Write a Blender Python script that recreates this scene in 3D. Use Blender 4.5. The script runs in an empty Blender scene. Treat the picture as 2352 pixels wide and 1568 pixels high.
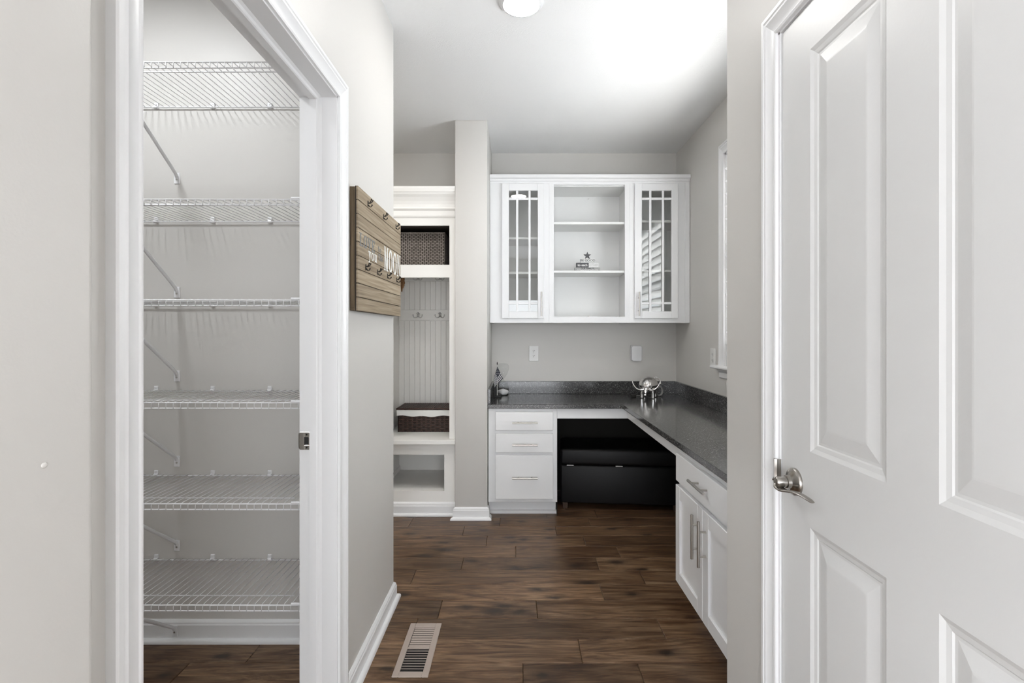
import bpy, bmesh, math, random
from mathutils import Vector, Matrix
random.seed(7)
S = bpy.context.scene
C = S.collection
PI = math.pi

# ------------------------------------------------------------------ camera, world, sun, exposure
F_PX, VX, VY, H = 1185.0, 1187.0, 763.0, 1.283          # focal length and vanishing point for a 2352 x 1568 frame
cd = bpy.data.cameras.new('camera'); cam = bpy.data.objects.new('camera', cd); C.objects.link(cam)
cam.location = (0, 0, H); cam.rotation_euler = (PI/2, 0, 0)
cd.sensor_width = 36; cd.lens = F_PX/2352*36; cd.clip_start = 0.02
cd.shift_x = -(VX-1176)/2352; cd.shift_y = -(784-VY)/2352
S.camera = cam
w = bpy.data.worlds.new('overcast_sky'); S.world = w; w.use_nodes = True
bg = w.node_tree.nodes['Background']; bg.inputs[0].default_value = (0.92, 0.957, 1.0, 1); bg.inputs[1].default_value = 1.5
sd = bpy.data.lights.new('sun', 'SUN'); sun = bpy.data.objects.new('sun', sd); C.objects.link(sun)
sd.energy = 8.0; sd.angle = math.radians(3); sd.color = (1, 0.97, 0.92)
sun.rotation_euler = Vector((-0.78, 0.12, -0.62)).to_track_quat('-Z', 'Y').to_euler()
sun.location = (6, -1, 6)
LAMP_HALL, LAMP_PANTRY, FILL_SIDE = 19.0, 43.0, 46.0      # emission of the ceiling discs, the side one an added fill
S.view_settings.view_transform = 'Standard'; S.view_settings.look = 'None'
S.view_settings.gamma = 1.0; S.view_settings.exposure = 2.52
try: S.view_settings.use_curve_mapping = False
except Exception: pass

# ------------------------------------------------------------------ materials
def newmat(name):
    m = bpy.data.materials.new(name); m.use_nodes = True
    nt = m.node_tree; b = nt.nodes['Principled BSDF']
    return m, nt, b
def node(nt, t, **kw):
    n = nt.nodes.new(t)
    for k, v in kw.items(): setattr(n, k, v)
    return n
def plain(name, col, rough=0.5, metal=0.0, bump=0, bscale=200, spec=None, coat=0):
    m, nt, b = newmat(name)
    b.inputs['Base Color'].default_value = (*col, 1); b.inputs['Roughness'].default_value = rough
    b.inputs['Metallic'].default_value = metal
    if spec is not None: b.inputs['Specular IOR Level'].default_value = spec
    if coat: b.inputs['Coat Weight'].default_value = coat
    if bump:
        tc = node(nt, 'ShaderNodeTexCoord'); n = node(nt, 'ShaderNodeTexNoise')
        n.inputs['Scale'].default_value = bscale; n.inputs['Detail'].default_value = 3
        bp = node(nt, 'ShaderNodeBump'); bp.inputs['Strength'].default_value = bump; bp.inputs['Distance'].default_value = 0.002
        nt.links.new(tc.outputs['Object'], n.inputs['Vector']); nt.links.new(n.outputs[0], bp.inputs['Height'])
        nt.links.new(bp.outputs[0], b.inputs['Normal'])
    return m
def ramp(nt, stops):
    r = node(nt, 'ShaderNodeValToRGB'); e = r.color_ramp.elements
    while len(e) > 1: e.remove(e[-1])
    e[0].position = stops[0][0]; e[0].color = (*stops[0][1], 1)
    for p, c in stops[1:]:
        x = e.new(p); x.color = (*c, 1)
    return r
def mix(nt, a, b, fac, mode='MIX'):
    n = node(nt, 'ShaderNodeMix', data_type='RGBA', blend_type=mode)
    for sock, v in ((n.inputs[6], a), (n.inputs[7], b), (n.inputs[0], fac)):
        if isinstance(v, (int, float)): sock.default_value = v
        elif isinstance(v, tuple): sock.default_value = (*v, 1)
        else: nt.links.new(v, sock)
    return n.outputs[2]
def math_(nt, op, a, b=None):
    n = node(nt, 'ShaderNodeMath', operation=op)
    for i, v in enumerate((a, b)):
        if v is None: continue
        if isinstance(v, (int, float)): n.inputs[i].default_value = v
        else: nt.links.new(v, n.inputs[i])
    return n.outputs[0]
M = {}
M['wall'] = plain('greige_wall_paint', (0.632, 0.614, 0.588), 0.42, bump=0.09, bscale=230, spec=0.35)
M['trim'] = plain('white_trim_paint', (0.81, 0.81, 0.815), 0.32)
M['cab'] = plain('white_cabinet_paint', (0.79, 0.79, 0.795), 0.28)
M['locker'] = plain('warm_white_locker_paint', (0.88, 0.865, 0.835), 0.35)
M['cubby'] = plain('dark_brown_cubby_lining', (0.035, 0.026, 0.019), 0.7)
M['cabin'] = plain('cabinet_interior', (0.80, 0.80, 0.79), 0.4)
M['door'] = plain('white_door_paint', (0.72, 0.72, 0.715), 0.36, bump=0.10, bscale=90)
M['wire'] = plain('white_vinyl_wire', (0.82, 0.82, 0.83), 0.35)
M['white'] = plain('white_plastic', (0.80, 0.80, 0.81), 0.3)
M['plate'] = plain('ivory_wall_plate', (0.76, 0.755, 0.74), 0.35)
M['black'] = plain('black_slot', (0.012, 0.012, 0.012), 0.6)
M['knee'] = plain('painted_knee_shade', (0.017, 0.0155, 0.014), 0.8, spec=0.2)  # shade under the desk put into the colour
M['leather'] = plain('black_leather', (0.007, 0.0065, 0.007), 0.45, bump=0.25, bscale=260, spec=0.22)
M['legwood'] = plain('dark_stained_leg', (0.055, 0.03, 0.017), 0.5)
M['nickel'] = plain('brushed_nickel', (0.46, 0.44, 0.41), 0.3, 1.0)
M['nickel_dark'] = plain('satin_nickel_lever', (0.36, 0.34, 0.315), 0.27, 1.0)
M['chrome'] = plain('polished_chrome', (0.78, 0.77, 0.76), 0.05, 1.0)
M['steel'] = plain('pale_steel', (0.55, 0.54, 0.52), 0.35, 1.0)
M['iron'] = plain('black_iron', (0.02, 0.018, 0.016), 0.45, 0.6)
M['bone'] = plain('pale_hook_enamel', (0.62, 0.61, 0.59), 0.35)
M['taupe'] = plain('taupe_register_enamel', (0.46, 0.385, 0.335), 0.4)
M['duct'] = plain('dark_duct', (0.012, 0.01, 0.01), 0.8)
M['liner'] = plain('white_cotton_liner', (0.78, 0.78, 0.76), 0.9, bump=0.3, bscale=120)
M['sand'] = plain('white_sand', (0.82, 0.82, 0.82), 0.9)
M['blockdark'] = plain('charcoal_block_paint', (0.075, 0.075, 0.08), 0.6)
M['blockgrey'] = plain('grey_block_paint', (0.36, 0.36, 0.35), 0.6)
M['blockwhite'] = plain('white_block_paint', (0.68, 0.68, 0.67), 0.6)
M['inkdark'] = plain('dark_lettering', (0.06, 0.06, 0.065), 0.6)
M['inkgrey'] = plain('slate_grey_lettering', (0.20, 0.21, 0.215), 0.8)
M['inkpale'] = plain('pale_grey_lettering', (0.48, 0.48, 0.46), 0.7)
M['inkwhite'] = plain('white_lettering', (0.80, 0.80, 0.78), 0.6)
M['flagdark'] = plain('dark_flag_dye', (0.015, 0.016, 0.03), 0.8)
M['flagwhite'] = plain('white_flag_cloth', (0.75, 0.75, 0.76), 0.8)
M['cable'] = plain('grey_cable', (0.42, 0.41, 0.40), 0.45)
M['rust'] = plain('brown_fringe', (0.17, 0.085, 0.035), 0.9, bump=0.6, bscale=90)
M['darkgap'] = plain('unlit_gap', (0.10, 0.09, 0.08), 0.9)

def emis(name, col, s):
    m, nt, b = newmat(name)
    b.inputs['Base Color'].default_value = (0.9, 0.9, 0.9, 1)
    b.inputs['Emission Color'].default_value = (*col, 1); b.inputs['Emission Strength'].default_value = s
    return m
M['lamp'] = emis('lit_hall_diffuser', (1, 0.985, 0.95), LAMP_HALL)
M['side_fill'] = emis('added_side_hall_fill', (1, 0.975, 0.93), FILL_SIDE)  # diffuser of the added side hall fill
M['lampp'] = emis('lit_pantry_diffuser', (0.935, 0.97, 1.0), LAMP_PANTRY)

def glass(name, tint=(0.96, 0.97, 0.965), r0=0.04):
    m = bpy.data.materials.new(name); m.use_nodes = True; nt = m.node_tree; nt.nodes.clear()
    o = node(nt, 'ShaderNodeOutputMaterial'); t = node(nt, 'ShaderNodeBsdfTransparent'); g = node(nt, 'ShaderNodeBsdfGlossy')
    t.inputs[0].default_value = (*tint, 1); g.inputs['Roughness'].default_value = 0.0
    lw = node(nt, 'ShaderNodeLayerWeight'); lw.inputs[0].default_value = 0.5       # Schlick reflectance, the same from both sides
    f = math_(nt, 'ADD', math_(nt, 'MULTIPLY', math_(nt, 'POWER', lw.outputs['Facing'], 5.0), 1-r0), r0)
    x = node(nt, 'ShaderNodeMixShader')
    nt.links.new(f, x.inputs[0]); nt.links.new(t.outputs[0], x.inputs[1]); nt.links.new(g.outputs[0], x.inputs[2])
    nt.links.new(x.outputs[0], o.inputs[0]); return m
M['glass'] = glass('cabinet_glass', (0.93, 0.935, 0.93), 0.062); M['winglass'] = glass('window_glass', (0.97, 0.98, 0.98)); M['bulb'] = glass('blown_glass', (0.965, 0.97, 0.97), 0.035)

def ceiling_mat():
    m, nt, b = newmat('stomped_ceiling_texture')
    b.inputs['Base Color'].default_value = (0.87, 0.87, 0.87, 1); b.inputs['Roughness'].default_value = 0.8
    tc = node(nt, 'ShaderNodeTexCoord')
    big = node(nt, 'ShaderNodeTexNoise'); big.inputs['Scale'].default_value = 6
    n = node(nt, 'ShaderNodeTexNoise'); n.inputs['Scale'].default_value = 42; n.inputs['Detail'].default_value = 3; n.inputs['Distortion'].default_value = 1.6
    r = ramp(nt, [(0.44, (0, 0, 0)), (0.5, (1, 1, 1)), (0.56, (0, 0, 0))])
    r2 = ramp(nt, [(0.42, (0.15,)*3), (0.62, (1, 1, 1))])
    bp = node(nt, 'ShaderNodeBump'); bp.inputs['Strength'].default_value = 0.30; bp.inputs['Distance'].default_value = 0.003
    for q in (big, n): nt.links.new(tc.outputs['Object'], q.inputs['Vector'])
    nt.links.new(n.outputs[0], r.inputs[0]); nt.links.new(big.outputs[0], r2.inputs[0])
    nt.links.new(mix(nt, r.outputs[0], r2.outputs[0], 1.0, 'MULTIPLY'), bp.inputs['Height'])
    nt.links.new(bp.outputs[0], b.inputs['Normal']); return m
M['ceil'] = ceiling_mat()

def floor_pt(x, y):                                       # photo pixel on the floor -> X, Y on the floor
    Y = F_PX*H/(y-VY); return ((x-VX)*Y/F_PX, Y)
KNOTS = [(377,150,1),(495,172,1),(585,203,1),(580,245,1.5),(467,282,1.5),(755,315,1),(1030,360,1.2),(830,127,.8),(985,172,1),(1080,183,.9),(1015,200,.7),
         (1240,121,1),(1060,73,.8),(1620,117,1),(1833,154,1),(1395,342,1.4),(1650,320,1.5),(1800,368,1),(1460,448,1.5),(1155,493,.9),(1265,538,.9),
         (720,597,1.1),(960,590,1.3),(905,622,1.6),(1050,628,1.4),(1960,878,1.2),(1180,1013,.7),(225,978,.8),(330,522,1),(1750,520,1),(925,85,.8),(1230,175,.7)]
def floor_mat():
    m, nt, b = newmat('knotty_hickory_floor')
    tc = node(nt, 'ShaderNodeTexCoord'); oi = node(nt, 'ShaderNodeObjectInfo')
    mp = node(nt, 'ShaderNodeMapping'); mp.inputs['Scale'].default_value = (2.1, 17, 17)
    add = node(nt, 'ShaderNodeVectorMath', operation='ADD'); sc = node(nt, 'ShaderNodeVectorMath', operation='SCALE')
    cmb = node(nt, 'ShaderNodeCombineXYZ')
    nt.links.new(oi.outputs['Random'], cmb.inputs[0]); nt.links.new(oi.outputs['Random'], cmb.inputs[2])
    nt.links.new(cmb.outputs[0], sc.inputs[0]); sc.inputs['Scale'].default_value = 37.0
    nt.links.new(tc.outputs['Object'], add.inputs[0]); nt.links.new(sc.outputs[0], add.inputs[1])
    nt.links.new(add.outputs[0], mp.inputs['Vector'])
    g = node(nt, 'ShaderNodeTexNoise'); g.inputs['Scale'].default_value = 1.0; g.inputs['Detail'].default_value = 8; g.inputs['Roughness'].default_value = 0.66; g.inputs['Distortion'].default_value = 2.6
    nt.links.new(mp.outputs[0], g.inputs['Vector'])
    fine = node(nt, 'ShaderNodeTexNoise'); fine.inputs['Scale'].default_value = 1.0; fine.inputs['Detail'].default_value = 4
    mp2 = node(nt, 'ShaderNodeMapping'); mp2.inputs['Scale'].default_value = (9, 170, 60)
    nt.links.new(add.outputs[0], mp2.inputs['Vector']); nt.links.new(mp2.outputs[0], fine.inputs['Vector'])
    big = node(nt, 'ShaderNodeTexNoise'); big.inputs['Scale'].default_value = 2.6; big.inputs['Detail'].default_value = 2
    nt.links.new(add.outputs[0], big.inputs['Vector'])
    r = ramp(nt, [(0.27, (0.026, 0.0135, 0.0075)), (0.42, (0.078, 0.043, 0.023)), (0.52, (0.135, 0.084, 0.049)), (0.62, (0.175, 0.117, 0.073)), (0.78, (0.27, 0.205, 0.145))])
    nt.links.new(g.outputs[0], r.inputs[0])
    rb = ramp(nt, [(0.35, (0.72, 0.66, 0.60)), (0.65, (1.22, 1.2, 1.18))])
    nt.links.new(big.outputs[0], rb.inputs[0])
    c = mix(nt, r.outputs[0], rb.outputs[0], 1.0, 'MULTIPLY')
    rf = ramp(nt, [(0.3, (0.62,)*3), (0.5, (0.98,)*3), (0.7, (1.3,)*3)]); nt.links.new(fine.outputs[0], rf.inputs[0])
    c = mix(nt, c, rf.outputs[0], 1.0, 'MULTIPLY')
    rp = ramp(nt, [(0.0, (0.86, 0.82, 0.78)), (0.5, (1.12, 1.08, 1.03)), (1.0, (1.36, 1.33, 1.28))]); nt.links.new(oi.outputs['Random'], rp.inputs[0])
    c = mix(nt, c, rp.outputs[0], 1.0, 'MULTIPLY')
    # knots where the boards have them: squashed blots with ragged rims
    wob = node(nt, 'ShaderNodeTexNoise'); wob.inputs['Scale'].default_value = 24; wob.inputs['Detail'].default_value = 3
    nt.links.new(tc.outputs['Object'], wob.inputs['Vector'])
    sub = node(nt, 'ShaderNodeVectorMath', operation='MULTIPLY_ADD')
    nt.links.new(wob.outputs['Color'], sub.inputs[0]); sub.inputs[1].default_value = (0.05, 0.03, 0); nt.links.new(tc.outputs['Object'], sub.inputs[2])
    best = None
    for nm in ('knot_a', 'knot_b', 'knot_c', 'knot_d'):
        at = node(nt, 'ShaderNodeAttribute', attribute_type='OBJECT', attribute_name=nm)
        sp_ = node(nt, 'ShaderNodeSeparateXYZ'); nt.links.new(at.outputs['Vector'], sp_.inputs[0])
        cm_ = node(nt, 'ShaderNodeCombineXYZ'); nt.links.new(sp_.outputs[0], cm_.inputs[0]); nt.links.new(sp_.outputs[1], cm_.inputs[1])
        mk_ = node(nt, 'ShaderNodeVectorMath', operation='SUBTRACT'); nt.links.new(sub.outputs[0], mk_.inputs[0]); nt.links.new(cm_.outputs[0], mk_.inputs[1])
        s_ = node(nt, 'ShaderNodeVectorMath', operation='MULTIPLY'); nt.links.new(mk_.outputs[0], s_.inputs[0]); s_.inputs[1].default_value = (1/0.041, 1/0.019, 0)
        l_ = node(nt, 'ShaderNodeVectorMath', operation='LENGTH'); nt.links.new(s_.outputs[0], l_.inputs[0])
        dv_ = math_(nt, 'DIVIDE', l_.outputs['Value'], math_(nt, 'MAXIMUM', sp_.outputs[2], 0.001))
        best = dv_ if best is None else math_(nt, 'MINIMUM', best, dv_)
    rk = ramp(nt, [(0.0, (0.95,)*3), (0.22, (0.86,)*3), (0.42, (0.5,)*3), (0.62, (0.2,)*3), (1.0, (0, 0, 0))])
    nt.links.new(math_(nt, 'MULTIPLY', best, 0.5), rk.inputs[0])
    c = mix(nt, c, (0.018, 0.011, 0.007), rk.outputs[0])
    nt.links.new(c, b.inputs['Base Color'])
    b.inputs['Specular IOR Level'].default_value = 0.38
    rr = ramp(nt, [(0.3, (0.30,)*3), (0.7, (0.46,)*3)]); nt.links.new(g.outputs[0], rr.inputs[0]); nt.links.new(rr.outputs[0], b.inputs['Roughness'])
    bp = node(nt, 'ShaderNodeBump'); bp.inputs['Strength'].default_value = 0.25; bp.inputs['Distance'].default_value = 0.002
    nt.links.new(mix(nt, g.outputs['Color'], fine.outputs['Color'], 0.4), bp.inputs['Height']); nt.links.new(bp.outputs[0], b.inputs['Normal'])
    return m
M['floor'] = floor_mat()

def plank_mat(name, axis_scale, stops, rough=0.75):
    m, nt, b = newmat(name)
    tc = node(nt, 'ShaderNodeTexCoord'); oi = node(nt, 'ShaderNodeObjectInfo')
    add = node(nt, 'ShaderNodeVectorMath', operation='ADD'); cmb = node(nt, 'ShaderNodeCombineXYZ')
    k = math_(nt, 'MULTIPLY', oi.outputs['Random'], 23.0)
    nt.links.new(k, cmb.inputs[1]); nt.links.new(tc.outputs['Object'], add.inputs[0]); nt.links.new(cmb.outputs[0], add.inputs[1])
    mp = node(nt, 'ShaderNodeMapping'); mp.inputs['Scale'].default_value = axis_scale; nt.links.new(add.outputs[0], mp.inputs[0])
    g = node(nt, 'ShaderNodeTexNoise'); g.inputs['Scale'].default_value = 1; g.inputs['Detail'].default_value = 7; g.inputs['Distortion'].default_value = 0.35
    nt.links.new(mp.outputs[0], g.inputs['Vector'])
    r = ramp(nt, stops); nt.links.new(g.outputs[0], r.inputs[0])
    rp = ramp(nt, [(0, (0.86, 0.85, 0.84)), (1, (1.12, 1.12, 1.12))]); nt.links.new(oi.outputs['Random'], rp.inputs[0])
    nt.links.new(mix(nt, r.outputs[0], rp.outputs[0], 1.0, 'MULTIPLY'), b.inputs['Base Color']); b.inputs['Roughness'].default_value = rough
    bp = node(nt, 'ShaderNodeBump'); bp.inputs['Strength'].default_value = 0.2; bp.inputs['Distance'].default_value = 0.001
    nt.links.new(g.outputs[0], bp.inputs['Height']); nt.links.new(bp.outputs[0], b.inputs['Normal'])
    return m
M['signwood'] = plank_mat('weathered_pine', (30, 3.5, 120), [(0.25, (0.18, 0.134, 0.086)), (0.5, (0.315, 0.25, 0.172)), (0.75, (0.44, 0.365, 0.27))])
M['signedge'] = plank_mat('dark_stained_pine', (30, 30, 5), [(0.25, (0.05, 0.034, 0.019)), (0.6, (0.13, 0.092, 0.052)), (0.8, (0.19, 0.14, 0.085))])
M['signback'] = plain('dark_backing', (0.02, 0.014, 0.009), 0.8)
M['wickerbrown'] = plank_mat('dark_brown_wicker', (60, 60, 200), [(0.3, (0.016, 0.006, 0.004)), (0.6, (0.05, 0.019, 0.012)), (0.85, (0.13, 0.06, 0.035))], 0.5)
M['wickertaupe'] = plank_mat('taupe_wicker', (80, 80, 200), [(0.3, (0.13, 0.11, 0.095)), (0.7, (0.33, 0.29, 0.26))], 0.7)

def granite():
    m, nt, b = newmat('speckled_charcoal_quartz')
    tc = node(nt, 'ShaderNodeTexCoord')
    v = node(nt, 'ShaderNodeTexVoronoi'); v.inputs['Scale'].default_value = 400
    v2 = node(nt, 'ShaderNodeTexVoronoi'); v2.inputs['Scale'].default_value = 620
    n = node(nt, 'ShaderNodeTexNoise'); n.inputs['Scale'].default_value = 120; n.inputs['Detail'].default_value = 3
    for q in (v, v2, n): nt.links.new(tc.outputs['Object'], q.inputs['Vector'])
    r = ramp(nt, [(0.0, (0.018, 0.018, 0.019)), (0.55, (0.045, 0.044, 0.045)), (0.84, (0.075, 0.075, 0.075)), (0.95, (0.17, 0.17, 0.165)), (1.0, (0.42, 0.42, 0.40))])
    sx = node(nt, 'ShaderNodeSeparateColor'); nt.links.new(v.outputs['Color'], sx.inputs[0]); nt.links.new(sx.outputs[0], r.inputs[0])
    r2 = ramp(nt, [(0.0, (0.6,)*3), (0.8, (1.1,)*3), (1, (2.2,)*3)])
    sx2 = node(nt, 'ShaderNodeSeparateColor'); nt.links.new(v2.outputs['Color'], sx2.inputs[0]); nt.links.new(sx2.outputs[1], r2.inputs[0])
    nt.links.new(mix(nt, r.outputs[0], r2.outputs[0], 1.0, 'MULTIPLY'), b.inputs['Base Color'])
    b.inputs['Roughness'].default_value = 0.13
    return m
M['granite'] = granite()

# ------------------------------------------------------------------ mesh helpers
class B:
    """collects shapes (world metres, or local when asked) and links them as ONE mesh object"""
    def __init__(self): self.bm = bmesh.new()
    def box(self, x0, x1, y0, y1, z0, z1, bev=0.0, seg=1):
        t = bmesh.new(); bmesh.ops.create_cube(t, size=1)
        bmesh.ops.scale(t, vec=(abs(x1-x0), abs(y1-y0), abs(z1-z0)), verts=t.verts)
        bmesh.ops.translate(t, vec=((x0+x1)/2, (y0+y1)/2, (z0+z1)/2), verts=t.verts)
        if bev: bmesh.ops.bevel(t, geom=t.edges[:], offset=bev, segments=seg, affect='EDGES', profile=0.5)
        self._join(t); return self
    def _join(self, t):
        me = bpy.data.meshes.new('tmp'); t.to_mesh(me); t.free(); self.bm.from_mesh(me); bpy.data.meshes.remove(me)
    def faces(self, verts, faces):
        vs = [self.bm.verts.new(v) for v in verts]
        for f in faces:
            try: self.bm.faces.new([vs[i] for i in f])
            except ValueError: pass
        return self
    def tube(self, path, r, n=8, flat=(1, 1), up=None, caps=True):
        P = [Vector(p) for p in path]; rs = r if isinstance(r, (list, tuple)) else [r]*len(P)
        rings = []; prev = None
        for i, p in enumerate(P):
            d = (P[min(i+1, len(P)-1)]-P[max(i-1, 0)]).normalized()
            u = Vector(up) if up else (prev if prev else (Vector((0, 0, 1)) if abs(d.z) < 0.9 else Vector((0, 1, 0))))
            a = (u-d*u.dot(d)).normalized(); bb = d.cross(a); prev = a
            rings.append([self.bm.verts.new(p+a*math.cos(2*PI*k/n)*rs[i]*flat[0]+bb*math.sin(2*PI*k/n)*rs[i]*flat[1]) for k in range(n)])
        for i in range(len(rings)-1):
            for k in range(n): self.bm.faces.new((rings[i][k], rings[i][(k+1) % n], rings[i+1][(k+1) % n], rings[i+1][k]))
        if caps:
            self.bm.faces.new(rings[0][::-1]); self.bm.faces.new(rings[-1])
        return self
    def cyl(self, p0, p1, r, n=16, r2=None): return self.tube([p0, p1], [r, r2 if r2 is not None else r], n)
    def lathe(self, prof, cx, cy, cz, n=32, axis='z'):
        rings = []
        for rr, h in prof:
            ring = []
            for k in range(n):
                a = 2*PI*k/n; u, v = rr*math.cos(a), rr*math.sin(a)
                p = (cx+u, cy+v, cz+h) if axis == 'z' else ((cx+h, cy+u, cz+v) if axis == 'x' else (cx+u, cy+h, cz+v))
                ring.append(self.bm.verts.new(p))
            rings.append(ring)
        for i in range(len(rings)-1):
            for k in range(n): self.bm.faces.new((rings[i][k], rings[i][(k+1) % n], rings[i+1][(k+1) % n], rings[i+1][k]))
        self.bm.faces.new(rings[0][::-1]); self.bm.faces.new(rings[-1]); return self
    def prism(self, poly, a, b, axis):
        """poly in the plane across axis: x -> (y,z), y -> (x,z), z -> (x,y)"""
        f = {'x': lambda p, t: (t, p[0], p[1]), 'y': lambda p, t: (p[0], t, p[1]), 'z': lambda p, t: (p[0], p[1], t)}[axis]
        A = [self.bm.verts.new(f(p, a)) for p in poly]; Bv = [self.bm.verts.new(f(p, b)) for p in poly]; n = len(poly)
        for i in range(n): self.bm.faces.new((A[i], A[(i+1) % n], Bv[(i+1) % n], Bv[i]))
        self.bm.faces.new(A[::-1]); self.bm.faces.new(Bv); return self
    def ball(self, c, r, s=(1, 1, 1), u=20, v=12, rot=None):
        t = bmesh.new(); bmesh.ops.create_uvsphere(t, u_segments=u, v_segments=v, radius=r)
        mat = Matrix.Translation(c) @ (rot or Matrix.Identity(4)) @ Matrix.Diagonal((*s, 1))
        bmesh.ops.transform(t, matrix=mat, verts=t.verts); self._join(t); return self
    def out(self, name, mat, parent=None, smooth=None, local=False, **props):
        bmesh.ops.recalc_face_normals(self.bm, faces=self.bm.faces[:])
        if parent is not None and not local:
            o = parent; off = Vector((0, 0, 0))
            while o: off += o.location; o = o.parent
            bmesh.ops.translate(self.bm, vec=-off, verts=self.bm.verts)
        me = bpy.data.meshes.new(name); self.bm.to_mesh(me); self.bm.free()
        if isinstance(mat, str): mat = M[mat]
        me.materials.append(mat)
        if smooth is not None:
            for p in me.polygons: p.use_smooth = True
            try: me.set_sharp_from_angle(angle=math.radians(smooth))
            except Exception: pass
        o = bpy.data.objects.new(name, me); C.objects.link(o)
        if parent is not None: o.parent = parent
        for k, v in props.items(): o[k] = v
        return o
def curve(path, rs, k=5):
    """smooth Catmull-Rom path and radii through the given points"""
    P = [Vector(p) for p in path]; Q, R = [], []
    for i in range(len(P)-1):
        a, b_, c, d = P[max(i-1, 0)], P[i], P[i+1], P[min(i+2, len(P)-1)]
        for j in range(k):
            t = j/k; Q.append(0.5*((2*b_)+(c-a)*t+(2*a-5*b_+4*c-d)*t*t+(3*b_-a-3*c+d)*t**3)); R.append(rs[i]+(rs[i+1]-rs[i])*t)
    return Q+[P[-1]], R+[rs[-1]]
def thing(name, label, cat, loc=(0, 0, 0), rz=0, group=None):
    o = bpy.data.objects.new(name, None); C.objects.link(o); o.location = loc; o.rotation_euler = (0, 0, rz); o.empty_display_size = 0.05
    o['label'] = label; o['category'] = cat
    if group: o['group'] = group
    return o
def struct(name, loc=(0, 0, 0)):
    o = bpy.data.objects.new(name, None); C.objects.link(o); o.location = loc; o['kind'] = 'structure'; o.empty_display_size = 0.05; return o
def ST(b, name, mat, **kw): return b.out(name, mat, kind='structure', **kw)
def inst(mesh, name, parent, loc=(0, 0, 0), rot=(0, 0, 0), **props):
    o = bpy.data.objects.new(name, mesh); C.objects.link(o); o.parent = parent; o.location = loc; o.rotation_euler = rot
    for k, v in props.items(): o[k] = v
    return o
def rect_panel(b, u0, u1, v0, v1, steps, P):
    """nested rectangles: steps = [(inset, depth)...]; P(u, v, depth) -> point; last ring is filled"""
    prev = None
    for ins, d in steps:
        r = [b.bm.verts.new(P(u, v, d)) for u, v in ((u0+ins, v0+ins), (u1-ins, v0+ins), (u1-ins, v1-ins), (u0+ins, v1-ins))]
        if prev:
            for i in range(4): b.bm.faces.new((prev[i], prev[(i+1) % 4], r[(i+1) % 4], r[i]))
        prev = r
    b.bm.faces.new(prev)

# ------------------------------------------------------------------ room shell
ZC = 2.74
XL, XLB = -0.593, -0.714             # hall face and pantry face of the left wall
XR = 0.682                           # hall face of the right wall
XW = 1.298                           # window wall
YB = 4.20                            # far wall
fl = ST(B().box(-2.5, 1.42, -2.6, 4.32, -0.12, -0.012).box(-2.5, 1.42, -2.6, 1.0, -0.012, 0.0), 'floor', 'floor')
JO = {0: [.023, .468], 1: [.256], 2: [.626], 3: [-.356, .093], 4: [.421], 5: [-.543, .659], 6: [-.302, .448], 7: [-.006, .596], 8: [-.185, .417], 9: [-.344, .254], 10: [-.716, -.113, .491]}
y_row = 2.003-0.1567
KN = [(*floor_pt(kx/2.6727+800, ky/2.6727+1170), ks) for kx, ky, ks in KNOTS]
for k in range(-6, 15):
    y0, y1 = y_row+k*0.1567, y_row+(k+1)*0.1567
    y0 = max(y0, 1.0); y1 = min(y1, 4.2)
    if y1-y0 < 0.01: continue
    j = list(JO.get(k, [-0.9+0.37*((k*5) % 4), 0.35+0.21*((k*3) % 4)]))
    x = min(j)
    while True:
        x -= random.uniform(0.75, 1.35)
        if x < -2.4: break
        j.append(x)
    x = max(j)
    while True:
        x += random.uniform(0.75, 1.3)
        if x > 1.25: break
        j.append(x)
    j = sorted(j+[-2.5, 1.42])
    for a, c in zip(j[:-1], j[1:]):
        dz = random.uniform(-0.0006, 0.0004)
        pl_ = B().box(a+0.0008, c-0.0008, y0+0.0007, y1-0.0007, -0.012, dz, 0.0022).out('plank', 'floor', fl)
        own = [(kx_+0.025, ky_+0.015, ks_) for kx_, ky_, ks_ in KN if a <= kx_ < c and y0 <= ky_ < y1]
        if y1 < 1.95 or c < -0.62:                             # boards the photograph does not show closely
            own = [(random.uniform(a, c), random.uniform(y0, y1), random.uniform(0.6, 1.2)) for _ in range(2)]
        for nm, v in zip(('knot_a', 'knot_b', 'knot_c', 'knot_d'), own): pl_[nm] = v
ST(B().box(-2.5, 1.42, -2.6, 4.32, ZC, ZC+0.1), 'ceiling', 'ceil')
ST(B().box(-2.5, 1.42, YB, 4.32, 0, ZC), 'wall_back', 'wall')
WY0, WY1, WZ0, WZ1 = 1.86, 3.218, 1.075, 2.40
ST(B().box(XW, 1.42, -2.6, WY0, 0, ZC).box(XW, 1.42, WY1, YB, 0, ZC).box(XW, 1.42, WY0, WY1, 0, WZ0).box(XW, 1.42, WY0, WY1, WZ1, ZC), 'wall_right', 'wall')
DY0, DY1, DZ = 0.458, 1.335, 2.056                           # right door opening
ST(B().box(XR, 0.80, DY1+0.016, 1.673, 0, ZC).box(0.80, XW, 1.553, 1.673, 0, ZC).box(XR, 0.80, -0.45, DY0-0.016, 0, ZC).box(XR, 0.80, DY0-0.016, DY1+0.016, DZ+0.015, ZC), 'wall_right_hall', 'wall')
PY0, PY1, PZ = 0.815, 1.697, 2.056                           # pantry opening
ST(B().box(XLB, XL, PY1+0.016, 2.48, 0, ZC).box(XLB, XL, 0.60, PY0-0.016, 0, ZC).box(XLB, XL, PY0-0.016, PY1+0.016, PZ+0.015, ZC), 'wall_left', 'wall')
YP = 2.15                                                     # pantry shelf wall
ST(B().box(-2.5, XLB, YP, 2.48, 0, ZC), 'wall_pantry', 'wall')
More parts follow.
